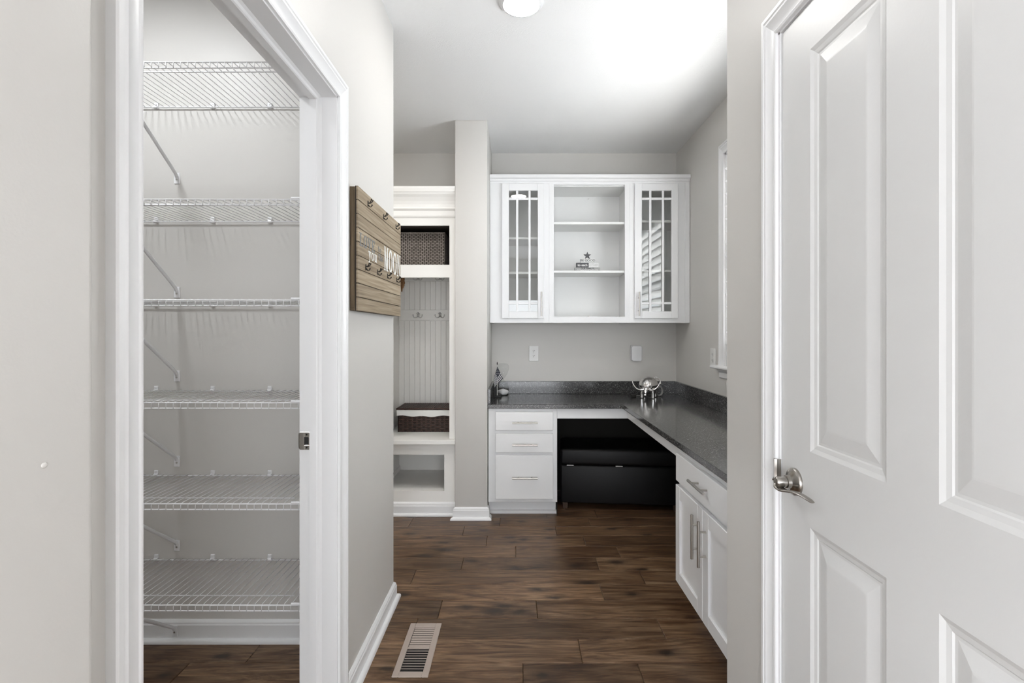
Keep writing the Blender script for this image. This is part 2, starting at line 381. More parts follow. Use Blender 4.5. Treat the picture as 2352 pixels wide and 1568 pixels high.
ST(B().box(-2.5, -2.38, 0.64, YP, 0, ZC).box(-2.5, -2.38, 2.48, YB, 0, ZC), 'wall_left_end', 'wall')
# nearest wall end with its rounded corner
r_ = 0.014; xn, yn = -0.52, 0.64
poly = [(-2.5, -0.45), (xn-r_, -0.45)] + [(xn-r_+r_*math.sin(a), -0.45+r_-r_*math.cos(a)) for a in [PI/2*i/6 for i in range(1, 7)]]
poly += [(xn-r_+r_*math.cos(a), yn-r_+r_*math.sin(a)) for a in [PI/2*i/6 for i in range(0, 7)]] + [(-2.5, yn)]
nw = ST(B().prism(poly, 0, ZC, 'z'), 'wall_left_near', 'wall', smooth=30)
nb = B().ball((xn+0.0005, 0.5675, 1.137), 0.0042, (0.3, 1, 0.75)).out('paint_blob', 'wall', nw, smooth=60, kind='structure')
ST(B().box(-2.5, XW, -2.6, -2.48, 1.92, ZC), 'wall_sky_blocker', 'wall')  # unseen beam added behind the camera to keep sky out of the cabinet glass
# column
XC0, XC1, YC = -0.424, -0.203, 3.545
ST(B().box(XC0, XC1, YC, YB, 0, ZC, 0.004, 2), 'wall_column', 'wall', smooth=40)

# ------------------------------------------------------------------ door trim
CAS = [(0, 0.0), (0, 0.009), (0.006, 0.0105), (0.010, 0.009), (0.016, 0.0095), (0.036, 0.0135), (0.040, 0.016), (0.044, 0.0145), (0.047, 0.0145), (0.051, 0.0175), (0.060, 0.0175), (0.0635, 0.015), (0.0635, 0)]
def casing(name, x, sgn, y0, y1, z1, z0=0.0, sill=False):
    root = struct(name, ((x, (y0+y1)/2, z0)))
    def seg(nm, a, b, na, nb):
        bb = B(); n = len(CAS)
        A = [bb.bm.verts.new((x+sgn*t, a[0]+na[0]*w_, a[1]+na[1]*w_)) for w_, t in CAS]
        D = [bb.bm.verts.new((x+sgn*t, b[0]+nb[0]*w_, b[1]+nb[1]*w_)) for w_, t in CAS]
        for i in range(n): bb.bm.faces.new((A[i], A[(i+1) % n], D[(i+1) % n], D[i]))
        bb.bm.faces.new(A[::-1]); bb.bm.faces.new(D)
        bb.out(nm, 'trim', root, smooth=25)
    seg('casing_leg', (y0, z0), (y0, z1), (-1, 0), (-1, 1))
    seg('casing_leg', (y1, z0), (y1, z1), (1, 0), (1, 1))
    seg('casing_head', (y0, z1), (y1, z1), (-1, 1), (1, 1))
    return root
ct = casing('trim_1', XL, 1, PY0-0.008, PY1+0.008, PZ+0.005)
cr = casing('trim_2', XR, -1, DY0-0.008, DY1+0.008, DZ+0.005)
# pantry jambs, stops and strike plate
JT = 0.018
def jamb(bb, x0, x1, y0, y1, z1):
    bb.box(x0, x1, y0-JT, y0, 0, z1+JT); bb.box(x0, x1, y1, y1+JT, 0, z1+JT); bb.box(x0, x1, y0-JT, y1+JT, z1, z1+JT); return bb
pj = ST(jamb(B(), XLB-0.001, XL+0.001, PY0-0.001, PY1+0.001, PZ), 'trim_3', 'trim')
sp = [(-0.678, 0), (-0.678, 0.011), (-0.656, 0.011), (-0.652, 0.009), (-0.648, 0.004), (-0.641, 0.0)]   # door stop profile (x, proud)
b = B(); b.prism([(x, PY1-t) for x, t in sp], 0, PZ, 'z'); b.out('stop_far', 'trim', pj, smooth=20)
b = B(); b.prism([(x, PY0+t) for x, t in sp], 0, PZ, 'z'); b.out('stop_near', 'trim', pj, smooth=20)
b = B(); b.prism([(x, PZ-t) for x, t in sp], PY0, PY1, 'y'); b.out('stop_head', 'trim', pj, smooth=20)
b = B(); yq = PY1-0.0012
b.box(-0.7135, -0.699, yq, PY1+0.001, 0.897, 0.955, 0.0008); b.box(-0.699, -0.6785, yq, PY1+0.001, 0.897, 0.9125, 0.0008); b.box(-0.699, -0.6785, yq, PY1+0.001, 0.9385, 0.955, 0.0008)
b.box(-0.6845, -0.6785, yq, PY1+0.001, 0.9125, 0.9385, 0.0005)
b.tube([(-0.7135, yq, 0.926), (-0.717, yq+0.001, 0.926), (-0.7195, yq+0.005, 0.926)], [0.026, 0.0255, 0.022], 10, (1, 0.04), up=(0, 0, 1))
spl = b.out('strike_plate', 'nickel', pj, label='satin nickel strike plate let into the pantry door jamb')
B().box(-0.699, -0.6845, PY1-0.0004, PY1+0.0012, 0.9125, 0.9385).out('latch_hole', 'black', pj)
for zz in (0.9045, 0.947): B().lathe([(0.003, 0), (0.003, -0.0008), (0.001, -0.0012)], -0.6905, yq, zz, 10, 'y').out('plate_screw', 'iron', pj)

# ------------------------------------------------------------------ right hall door
dj = ST(jamb(B(), XR-0.001, 0.80, DY0-0.001, DY1+0.001, DZ), 'trim_4', 'trim')
door = struct('door_1', (XR+0.003, DY0, 0))
xd = XR+0.003; dy0, dy1, dz0, dz1 = DY0+0.003, DY1-0.003, 0.012, DZ-0.004
pan = [(0.956, 1.2044, 1.004, 1.943), (0.589, 0.837, 1.004, 1.943), (0.956, 1.2044, 0.24, 0.828), (0.589, 0.837, 0.24, 0.828)]
b = B(); ys = [dy0, 0.589, 0.837, 0.956, 1.2044, dy1]; zs = [dz0, 0.24, 0.828, 1.004, 1.943, dz1]
for i in range(5):
    for k in range(5):
        if i in (1, 3) and k in (1, 3): continue
        vs = [(xd, ys[i], zs[k]), (xd, ys[i+1], zs[k]), (xd, ys[i+1], zs[k+1]), (xd, ys[i], zs[k+1])]; b.faces(vs, [(0, 1, 2, 3)])
bmesh.ops.remove_doubles(b.bm, verts=b.bm.verts, dist=1e-5)
E_ = [(dy0, dz0), (dy1, dz0), (dy1, dz1), (dy0, dz1)]
for i in range(4):
    (a0, a1), (c0, c1) = E_[i], E_[(i+1) % 4]; b.faces([(xd, a0, a1), (xd, c0, c1), (xd+0.035, c0, c1), (xd+0.035, a0, a1)], [(0, 1, 2, 3)])
b.faces([(xd+0.035, a, c) for a, c in E_], [(0, 1, 2, 3)])
b.out('door_leaf', 'door', door)
for (y0, y1, z0, z1) in pan:
    b = B(); rect_panel(b, y0, y1, z0, z1, [(0, 0), (0.009, 0.0042), (0.0185, 0.0058), (0.0215, 0.0078), (0.027, 0.0078), (0.057, 0.003), (0.061, 0.0027)], lambda u, v, d: (xd+d, u, v))
    b.out('door_panel', 'door', door)
hy, hz = 1.268, 0.916
lv = B().lathe([(0.0335, 0), (0.0335, -0.005), (0.031, -0.009), (0.022, -0.012), (0.0165, -0.016), (0.0155, -0.024), (0.0135, -0.025)], xd, hy, hz, 40, 'x').out('lever_handle', 'nickel_dark', door, smooth=40, label='satin nickel lever handle with round rose')
B().lathe([(0.0125, -0.024), (0.0125, -0.046), (0.0105, -0.049), (0.006, -0.050)], xd, hy, hz, 28, 'x').out('spindle_hub', 'nickel_dark', lv, smooth=40)
xl = xd-0.040
B().tube(*curve([(xl-0.004, hy+0.011, hz+0.009), (xl-0.003, hy+0.010, hz-0.002), (xl-0.001, hy+0.002, hz-0.0125), (xl, hy-0.018, hz-0.0155), (xl+0.002, hy-0.042, hz-0.011), (xl+0.004, hy-0.064, hz-0.0065), (xl+0.009, hy-0.085, hz-0.007), (xl+0.015, hy-0.102, hz-0.011), (xl+0.018, hy-0.112, hz-0.0145)],
         [0.004, 0.010, 0.0125, 0.0125, 0.011, 0.010, 0.0095, 0.009, 0.006], 4), 14, (0.32, 1.0), up=(0, 0.25, 1)).out('lever', 'nickel_dark', lv, smooth=60)
b = B(); b.prism([(0.6685, DY1+0.004), (0.6705, DY1+0.011), (0.679, DY1+0.004), (0.6845, DY1+0.003), (0.6845, DY1+0.0005), (0.674, DY1+0.001)], 0.879, 0.955, 'z'); b.out('strike_lip', 'nickel_dark', dj)
# baseboards
def baseboard(name, x0, y0, x1, y1, nx, ny, h=0.083, e0=(0, 0), e1=(0, 0), h_mat='trim'):
    """board along (x0,y0)-(x1,y1); (nx,ny) points into the room; e0/e1 lengthen each end per metre of thickness (mitres)"""
    P = [(0, 0), (0.014, 0), (0.014, h-0.020), (0.011, h-0.015), (0.011, h-0.010), (0.007, h-0.004), (0.003, h), (0, h)]
    Q = [(0.0139, 0), (0.030, 0), (0.030, 0.008), (0.027, 0.014), (0.021, 0.0185), (0.0139, 0.019)]
    root = None
    d = Vector((x1-x0, y1-y0)).normalized()
    for nm, prof in ((name, P), ('shoe_molding', Q)):
        b = B(); n = len(prof)
        A = [b.bm.verts.new((x0+nx*t-d.x*e0[0]*t, y0+ny*t-d.y*e0[0]*t, z)) for t, z in prof]
        D = [b.bm.verts.new((x1+nx*t+d.x*e1[0]*t, y1+ny*t+d.y*e1[0]*t, z)) for t, z in prof]
        for i in range(n): b.bm.faces.new((A[i], A[(i+1) % n], D[(i+1) % n], D[i]))
        b.bm.faces.new(A[::-1]); b.bm.faces.new(D)
        if root is None: root = b.out(nm, h_mat, None, kind='structure', smooth=20)
        else: b.out(nm, h_mat, root, smooth=40)
    return root
baseboard('baseboard_left', XL, PY1+0.0715, XL, 2.48, 1, 0, e1=(1, 0))
baseboard('baseboard_left_end', XL, 2.48, -2.38, 2.48, 0, 1, e0=(1, 0))
baseboard('baseboard_column', XC0, YC, XC1, YC, 0, -1, e0=(1, 0), e1=(1, 0))
baseboard('baseboard_column_side', XC1, YC, XC1, YC+0.045, 1, 0, e0=(1, 0))
baseboard('baseboard_pantry', -2.38, YP, XLB, YP, 0, -1, h=0.09)
baseboard('baseboard_right', XR, 1.673, XR, DY1+0.0715, -1, 0, e0=(1, 0))

# ------------------------------------------------------------------ window on the right wall, with its shutter
win = struct('window_1', (XW, (WY0+WY1)/2, WZ0))
def cas_win():
    r = casing('trim_5', XW, -1, WY0, WY1, WZ1, z0=WZ0-0.002)
    return r
cas_win()
b = B(); b.prism([(XW+0.10, WZ0-0.022), (XW-0.045, WZ0-0.022), (XW-0.05, WZ0-0.016), (XW-0.05, WZ0-0.008), (XW-0.045, WZ0-0.002), (XW+0.10, WZ0-0.002)], WY0-0.12, WY1+0.12, 'y')
b.out('window_stool', 'trim', win)
b = B(); b.prism([(XW, WZ0-0.022), (XW-0.018, WZ0-0.022), (XW-0.018, WZ0-0.034), (XW-0.012, WZ0-0.046), (XW-0.012, WZ0-0.075), (XW-0.006, WZ0-0.082), (XW, WZ0-0.082)], WY0-0.0635, WY1+0.0635, 'y'); b.out('window_apron', 'trim', win)
b = B(); fx0, fx1 = 1.37, 1.40
for (a, c, d, e) in ((WY0, WY1, WZ0, WZ0+0.05), (WY0, WY1, WZ1-0.05, WZ1), (WY0, WY0+0.05, WZ0, WZ1), (WY1-0.05, WY1, WZ0, WZ1), (WY0, WY1, 1.71, 1.75)): b.box(fx0, fx1, a, c, d, e)
b.out('window_frame', 'trim', win)
for d, e in ((WZ0+0.05, 1.71), (1.75, WZ1-0.05)): B().box(1.382, 1.386, WY0+0.05, WY1-0.05, d, e).out('window_pane', 'winglass', win)
b = B(); b.box(XW+0.001, 1.37, WY0, WY0+0.012, WZ0, WZ1).box(XW+0.001, 1.37, WY1-0.012, WY1, WZ0, WZ1).box(XW+0.001, 1.37, WY0, WY1, WZ1-0.012, WZ1); b.out('window_lining', 'trim', win)
sh = thing('window_shutter', 'white wide-slat shutter filling the window over the right counter', 'shutter', (XW+0.02, (WY0+WY1)/2, WZ0))
b = B(); sx0, sx1 = XW+0.005, XW+0.033
b.box(sx0, sx1, WY0+0.012, WY0+0.055, WZ0, WZ1-0.012, 0.003).box(sx0, sx1, WY1-0.05, WY1-0.013, WZ0, WZ1-0.012, 0.003).box(sx0, sx1, WY0+0.055, WY1-0.05, WZ1-0.09, WZ1-0.0125, 0.003).box(sx0, sx1, WY0+0.055, WY1-0.05, WZ0, WZ0+0.08, 0.003)
b.out('shutter_frame', 'cab', sh)
LOUV = math.radians(24)
b = B(); b.tube([(0, WY0+0.056, 0), (0, WY1-0.051, 0)], 0.044, 12, (1.0, 0.11), up=(1, 0, 0)); sl = b.out('slat', 'cab', sh, smooth=40, local=True)
nsl = 15
for i in range(nsl):
    z = 0.08+0.04+i*(WZ1-WZ0-0.17-0.08)/(nsl-1)
    o = sl if i == 0 else inst(sl.data, 'slat', sh)
    o.location = (-0.001, -(WY0+WY1)/2, z); o.rotation_euler = (0, LOUV, 0)     # room-side edge turned up

# ------------------------------------------------------------------ ceiling lights
def disc_light(label, x, y, mat):
    t = thing('ceiling_light', label, 'light', (x, y, ZC))
    B().lathe([(0.098, 0.0), (0.098, -0.008), (0.092, -0.016), (0.080, -0.020), (0.079, -0.014), (0.079, -0.004)], x, y, ZC, 48).out('trim_ring', 'white', t, smooth=40)
    B().lathe([(0.0785, -0.013), (0.0785, -0.0175), (0.06, -0.022), (0.03, -0.024), (0.004, -0.0245)], x, y, ZC, 48).out('diffuser', mat, t, smooth=40)
    return t
disc_light('round flat ceiling light over the middle of the hallway', 0.02, 2.27, 'lamp')
disc_light('unseen round light added in the side hall to brighten the locker', -1.60, 2.75, 'side_fill')  # added out of view to brighten the bench and the wall there
disc_light('round ceiling light inside the pantry above its shelves', -1.50, 1.45, 'lampp')

# ------------------------------------------------------------------ pantry wire shelves
YF, YBK = 1.785, 2.143
b = B(); b.tube([(0, YBK-1.785, 0.0026), (0, 0.012, 0.0026), (0, 0.002, 0.001), (0, -0.0032, -0.004), (0, -0.0032, -0.0215)], 0.00135, 5)
WIRE = b.bm; wm = bpy.data.meshes.new('cross_wire'); WIRE.to_mesh(wm); WIRE.free(); wm.materials.append(M['wire'])
for p in wm.polygons: p.use_smooth = True
def rodmesh(nm, L, r):
    q = B(); q.tube([(-L/2, 0, 0), (L/2, 0, 0)], r, 8); me = bpy.data.meshes.new(nm); q.bm.to_mesh(me); q.bm.free(); me.materials.append(M['wire'])
    for p in me.polygons: p.use_smooth = True
    return me
SX0, SX1 = -1.98, -0.735; SL = SX1-SX0
RODS = {'lip_rail': (rodmesh('lip_rail', SL, 0.0027), 0.0, -0.0005), 'lower_lip_rail': (rodmesh('lower_lip_rail', SL, 0.0027), 0.0, -0.020), 'middle_rail': (rodmesh('middle_rail', SL-0.065, 0.0024), 0.066, -0.001), 'back_rail': (rodmesh('back_rail', SL-0.05, 0.0026), 0.355, -0.001)}
SHELVES = [(2.2176, 'topmost white wire shelf in the pantry, seen from beneath'), (1.743, 'second white wire pantry shelf from the top'), (1.395, 'third white wire pantry shelf from the top, just above eye level'),
           (1.04, 'fourth white wire pantry shelf from the top, first one seen from above'), (0.69, 'white wire pantry shelf second from the floor'), (0.34, 'lowest white wire pantry shelf, right above the baseboard')]
def clip_mesh(up):
    q = B(); q.box(-0.009, 0.009, -0.006, 0.0, 0.004 if up else -0.012, 0.020 if up else 0.006, 0.002)
    q.tube([(-0.008, -0.006, 0), (0.008, -0.006, 0)], 0.0062, 8)
    q.lathe([(0.0038, -0.006), (0.0038, -0.0075), (0.001, -0.008)], 0, 0, 0.013 if up else -0.004, 8, 'y')
    me = bpy.data.meshes.new('wall_clip'); q.bm.to_mesh(me); q.bm.free(); me.materials.append(M['wire']); return me
CLIP = clip_mesh(True)
for z, lab in SHELVES:
    t = thing('wire_shelf', lab, 'shelf', ((SX0+SX1)/2, YF, z), group='wire shelves on the pantry wall')
    for nm, (me, yy, zz) in RODS.items(): inst(me, nm, t, (-0.03 if nm == 'middle_rail' else 0, yy, zz))
    n = int(SL/0.0254)
    for i in range(n+1):
        x = -SL/2+0.006+i*0.0254
        if x > SL/2-0.008: break
        inst(wm, 'cross_wire', t, (x, 0, 0))
    for X in (-1.735, -1.50, -1.265, -1.028): inst(CLIP, 'wall_clip', t, (X-(SX0+SX1)/2, YP-YF, 0.0))
    zf = max(z-0.295, 0.048); ywall = YP if z > 0.5 else YP-0.0145
    XB = -1.415
    q = B(); q.tube([(XB+0.001, YF+0.004, z-0.022), (XB, YF+0.03, z-0.04), (XB, ywall-0.012, zf+0.020), (XB, ywall-0.005, zf+0.008)], 0.0066, 10, (1.0, 1.0), up=(0, 1, 1)); br = q.out('support_brace', 'wire', t, smooth=50)
    q = B(); q.box(XB-0.0125, XB+0.0125, ywall-0.004, ywall, zf-0.022, zf+0.024, 0.0018); q.out('foot_plate', 'wire', br)
    q = B(); q.lathe([(0.004, 0), (0.004, -0.0012), (0.001, -0.002)], XB, ywall-0.004, zf-0.004, 10, 'y'); q.out('screw', 'steel', br)
    q = B(); q.box(SX1-0.003, SX1+0.019, YF-0.010, YF+0.022, z-0.024, z+0.008, 0.002); q.tube([(SX1-0.045, YF, z+0.004), (SX1+0.004, YF, z+0.004)], 0.0045, 8); q.out('end_bracket', 'wire', t)

# ------------------------------------------------------------------ plank sign with hooks
sg = thing('hook_sign', 'weathered plank sign lettered LOVE you to the MOON with black hooks', 'sign', (XL, 2.16, 1.36))
xs = -0.562; sy0, sy1, sz0 = 1.826, 2.497, 1.359; ph = 0.0494
for k in range(9):
    b = B(); b.box(xs-0.0065, xs+random.uniform(-0.0004, 0.0004), sy0+random.uniform(0, .0015), sy1-random.uniform(0, .002), sz0+k*ph+0.0013, sz0+(k+1)*ph-0.0013, 0.0006); b.out('plank', 'signwood', sg)
b = B(); b.box(XL, xs-0.0106, sy0+0.006, sy0+0.020, sz0+0.002, sz0+9*ph-0.002, 0.001); e1_ = b.out('end_board', 'signedge', sg)
b = B(); b.box(XL, xs-0.0106, sy1-0.036, sy1-0.02, sz0+0.002, sz0+9*ph-0.002, 0.001); b.out('end_board', 'signedge', sg)
for a in (sz0+0.002, sz0+9*ph-0.016): B().box(XL, xs-0.0066, sy0+0.0182, sy1-0.0362, a, a+0.014).out('cross_rail', 'signedge', sg)
B().box(xs-0.0104, xs-0.0067, sy0+0.001, sy1-0.001, sz0+0.001, sz0+9*ph-0.001).out('backing_board', 'signback', sg)
B().box(XL+0.005, xs-0.016, sy0+0.0035, sy0+0.0058, sz0+0.014, sz0+9*ph-0.016).out('end_strip', 'signedge', sg)
# letters: stroke polygons in a unit box
def ell(cx, cy, rx, ry, n=18): return [(cx+rx*math.cos(2*PI*i/n), cy+ry*math.sin(2*PI*i/n)) for i in range(n)]
def bar(x0, x1, y0, y1): return [(x0, y0), (x1, y0), (x1, y1), (x0, y1)]
RING = lambda cx, cy, rx, ry, ti: ('ring', ell(cx, cy, rx, ry), ell(cx, cy, rx*ti, ry*(1-(1-ti)*0.45)))
SERIF = 0.07
GL = {
 'L': [bar(.2, .42, 0, 1), bar(.02, .6, 0, SERIF), bar(.02, .6, 1-SERIF, 1), bar(.6, .95, 0, SERIF), [(.95, 0), (.95, .3), (.88, .3), (.8, 0)]],
 'O': [RING(.5, .5, .48, .51, .55)],
 'V': [[(.12, 1), (.36, 1), (.6, .2), (.5, 0)], [(.78, 1), (.88, 1), (.55, 0), (.47, .05)], bar(.0, .46, 1-SERIF, 1), bar(.64, 1, 1-SERIF, 1)],
 'E': [bar(.18, .4, 0, 1), bar(.02, .9, 0, SERIF), bar(.02, .9, 1-SERIF, 1), bar(.4, .7, .47, .53), [(.9, 0), (.9, .28), (.83, .28), (.76, 0)], [(.9, 1), (.9, .74), (.83, .74), (.76, 1)], bar(.64, .7, .36, .64)],
 'M': [bar(.1, .19, 0, 1), bar(.72, .9, 0, 1), [(.08, 1), (.3, 1), (.54, .12), (.46, 0)], [(.72, 1), (.8, 1), (.52, .0), (.46, .02)], bar(0, .3, 0, SERIF*.6), bar(.62, 1, 0, SERIF*.6), bar(0, .22, 1-SERIF*.6, 1), bar(.78, 1, 1-SERIF*.6, 1)],
 'N': [bar(.12, .21, 0, 1), bar(.79, .88, 0, 1), [(.1, 1), (.34, 1), (.88, .02), (.8, 0)], bar(0, .32, 0, SERIF*.6), bar(.66, 1, 1-SERIF*.6, 1), bar(0, .3, 1-SERIF*.6, 1)],
 'y': [[(.1, 1), (.36, 1), (.62, .2), (.5, 0)], [(.78, 1), (.9, 1), (.42, -.42), (.3, -.42)], bar(0, .46, .9, 1), bar(.64, 1, .9, 1), ell(.26, -.36, .13, .12, 10)],
 'o': [RING(.5, .5, .47, .52, .5)],
 'u': [bar(.14, .34, .2, 1), bar(.66, .86, 0, 1), [(.14, .2), (.34, .24), (.46, .12), (.66, .2), (.66, .1), (.5, -.02), (.3, -.02), (.18, .08)], bar(.02, .34, .9, 1), bar(.54, .86, .9, 1), bar(.66, 1, 0, .1)],
 't': [bar(.36, .58, .1, 1.35), bar(.1, .9, .9, 1), [(.36, .12), (.58, .12), (.72, .1), (.86, .16), (.8, .02), (.6, -.03), (.42, .02)]],
 'h': [bar(.14, .34, 0, 1.5), bar(.68, .88, 0, .75), [(.34, .72), (.34, .84), (.52, 1), (.74, .98), (.88, .75), (.68, .75), (.6, .86)], bar(.02, .46, 0, .09), bar(.56, 1, 0, .09), bar(.02, .34, 1.41, 1.5)],
 'e': [('ring', ell(.5, .5, .46, .52), ell(.54, .5, .24, .38)), bar(.22, .9, .46, .58)],
}
def word(name, txt, y0, y1, z0, z1, mat, x, gap=0.1, parent=None, th=0.0006, **props):
    b = B(); n = len(txt); pitch = (y1-y0)/n
    for i, ch in enumerate(txt):
        if ch == ' ': continue
        f = lambda p: (y0+pitch*(i+gap/2+p[0]*(1-gap)), z0+p[1]*(z1-z0))
        for sidx, st in enumerate(GL[ch]):
            tk = th*(1+0.15*sidx)
            if st[0] == 'ring':
                o_, i_ = [f(p) for p in st[1]], [f(p) for p in st[2]]; k = len(o_)
                V = [b.bm.verts.new((x+d, p[0], p[1])) for d in (0, tk) for p in o_] + [b.bm.verts.new((x+d, p[0], p[1])) for d in (0, tk) for p in i_]
                for a in range(k):
                    c = (a+1) % k
                    b.bm.faces.new((V[k+a], V[k+c], V[3*k+c], V[3*k+a])); b.bm.faces.new((V[a], V[c], V[k+c], V[k+a])); b.bm.faces.new((V[2*k+a], V[2*k+c], V[3*k+c], V[3*k+a]))
            else:
                b.prism([f(p) for p in st], x, x+tk, 'x')
    return b.out(name, mat, parent, **props)
word('painted_word', 'LOVE', 1.838, 2.043, 1.595, 1.641, 'inkgrey', xs+0.0003, parent=sg, label='slate grey lettering LOVE')
word('painted_word', 'you', 1.949, 2.072, 1.562, 1.592, 'inkwhite', xs+0.0003, parent=sg, label='white lettering you')
word('painted_word', 'to', 2.085, 2.135, 1.611, 1.627, 'inkgrey', xs+0.0003, parent=sg, label='small grey lettering to')
word('painted_word', 'the', 2.088, 2.168, 1.577, 1.596, 'inkgrey', xs+0.0003, parent=sg, label='small grey lettering the')
word('painted_word', 'MOON', 2.178, 2.492, 1.547, 1.648, 'inkwhite', xs+0.0003, parent=sg, label='tall white lettering MOON', gap=0.14)
def coat_hook_mesh(nm, mat, k=1.0):
    q = B(); q.box(0, 0.003*k, -0.006*k, 0.006*k, -0.018*k, 0.014*k, 0.001)                    # plate, arms reach +x
    for s in (-1, 1): q.tube([(0.003*k, 0, 0.002*k), (0.010*k, s*0.004*k, 0.000), (0.019*k, s*0.010*k, 0.006*k), (0.023*k, s*0.013*k, 0.015*k)], [0.0026*k, 0.0026*k, 0.0024*k, 0.0030*k], 6)
    q.tube([(0.003*k, 0, -0.010*k), (0.011*k, 0, -0.020*k), (0.019*k, 0, -0.020*k), (0.023*k, 0, -0.013*k)], [0.0026*k, 0.0026*k, 0.0024*k, 0.003*k], 6)
    for s in (-1, 1): q.ball((0.0235*k, s*0.0135*k, 0.017*k), 0.0042*k, u=8, v=6)
    q.ball((0.0235*k, 0, -0.011*k), 0.0042*k, u=8, v=6)
    me = bpy.data.meshes.new(nm); q.bm.to_mesh(me); q.bm.free(); me.materials.append(M[mat])
    for p in me.polygons: p.use_smooth = True
    return me
HK = coat_hook_mesh('hook', 'iron', 0.68)
for Y, Z in [(1.947, 1.770), (2.176, 1.772), (2.396, 1.775), (1.919, 1.527), (2.081, 1.527), (2.242, 1.529), (2.413, 1.530)]:
    inst(HK, 'hook', sg, (xs-XL, Y-2.16, Z-1.36))

# ------------------------------------------------------------------ floor register
vt = thing('floor_register', 'taupe metal floor register set in the planks by the left baseboard', 'vent', (-0.397, 2.093, 0))
vx0, vx1, vy0, vy1 = -0.466, -0.330, 1.916, 2.270
b = B(); zt = 0.005
b.box(vx0, vx0+0.024, vy0, vy1, 0.0003, zt, 0.0015).box(vx1-0.024, vx1, vy0, vy1, 0.0003, zt, 0.0015).box(vx0+0.024, vx1-0.024, vy0, vy0+0.030, 0.0003, zt, 0.0015).box(vx0+0.024, vx1-0.024, vy1-0.030, vy1, 0.0003, zt, 0.0015).box(vx0+0.024, vx1-0.024, 2.087, 2.099, 0.0003, zt, 0.0012)
b.out('register_frame', 'taupe', vt)
B().box(vx0+0.023, vx1-0.023, vy0+0.029, vy1-0.029, 0.00025, 0.0008).out('duct_opening', 'duct', vt)
q = B(); q.box(-(vx1-vx0-0.05)/2, (vx1-vx0-0.05)/2, -0.0005, 0.0005, -0.0020, 0.0002); sm = bpy.data.meshes.new('slat'); q.bm.to_mesh(sm); q.bm.free(); sm.materials.append(M['taupe'])
q = B(); q.box(-(vx1-vx0-0.05)/2, (vx1-vx0-0.05)/2, -0.0043, 0.0042, -0.0004, 0.0004); sm2 = bpy.data.meshes.new('slat'); q.bm.to_mesh(sm2); q.bm.free(); sm2.materials.append(M['taupe'])
for i in range(8): inst(sm, 'slat', vt, (0.0, vy0+0.030+0.141/9*(i+1)-2.093, 0.0052), (math.radians(-12), 0, 0))
for i in range(9): inst(sm2, 'slat', vt, (0.0, 2.099+0.141/9*(i+0.5)-2.093, 0.0028), (math.radians(14), 0, 0))

# ------------------------------------------------------------------ cabinets
def pull(nm, p, along, out, L, parent, r=0.0058, stand=0.03):
    """bar pull: centre p on the face, along = unit axis of the bar, out = unit vector off the face"""
    p, a, o = Vector(p), Vector(along), Vector(out)
    b = B(); b.tube([p+o*stand-a*L/2, p+o*stand+a*L/2], r, 12)
    for s in (-1, 1): b.tube([p+a*s*L*0.27, p+a*s*L*0.27+o*stand], r*0.72, 8)
    return b.out(nm, 'nickel', parent, smooth=40)
YCF = 3.592                         # face of the left base cabinet
dc = thing('drawer_cabinet', 'white three-drawer base cabinet beside the column', 'cabinet', (0.04, 3.9, 0))
b = B(); b.box(-0.198, 0.281, YCF, 4.19, 0.102, 0.755, 0.0015); b.out('cabinet_body', 'cab', dc)
b = B(); b.box(-0.2, 0.277, YCF+0.085, 4.15, 0.0, 0.102); b.prism([(YCF+0.085, 0.0), (YCF+0.062, 0.0), (YCF+0.062, 0.008), (YCF+0.070, 0.018), (YCF+0.085, 0.022)], -0.2, 0.281, 'x'); b.out('toe_kick', 'trim', dc)
B().box(0.2812, 0.2832, YCF+0.02, 4.18, 0.0, 0.75).out('knee_shade_panel', 'knee', dc, label='dark panel painted as shade on the knee-space side')
for z0, z1 in ((0.604, 0.732), (0.450, 0.581), (0.128, 0.431)):
    b = B(); b.box(-0.148, 0.252, YCF-0.020, YCF-0.0003, z0, z1, 0.003, 2); d = b.out('drawer', 'cab', dc)
    pull('handle', (0.056, YCF-0.020, (z0+z1)/2-(0.008 if z1-z0 < 0.2 else 0.0)), (1, 0, 0), (0, -1, 0), 0.176, d)
# right base cabinet (faces the aisle)
XCF = 0.765
rc = thing('door_cabinet', 'white base cabinet with one drawer over two shaker doors under right counter', 'cabinet', (1.03, 2.05, 0))
b = B(); b.box(XCF, XW-0.002, 1.69, 2.428, 0.115, 0.755, 0.0015); b.out('cabinet_body', 'cab', rc)
B().box(XCF+0.075, XW-0.01, 1.69, 2.41, 0, 0.115).out('toe_kick', 'trim', rc)
B().box(XCF+0.004, XW-0.01, 2.4282, 2.4302, 0.115, 0.75).box(XCF+0.08, XW-0.01, 2.4102, 2.4122, 0.0, 0.115).out('knee_shade_panel', 'knee', rc, label='dark panel painted as shade on the knee-space side')
xf = XCF-0.020
b = B(); b.box(xf, XCF-0.0003, 1.722, 2.418, 0.592, 0.72, 0.003, 2); d = b.out('drawer', 'cab', rc); pull('handle', (xf, 2.07, 0.664), (0, 1, 0), (-1, 0, 0), 0.178, d)
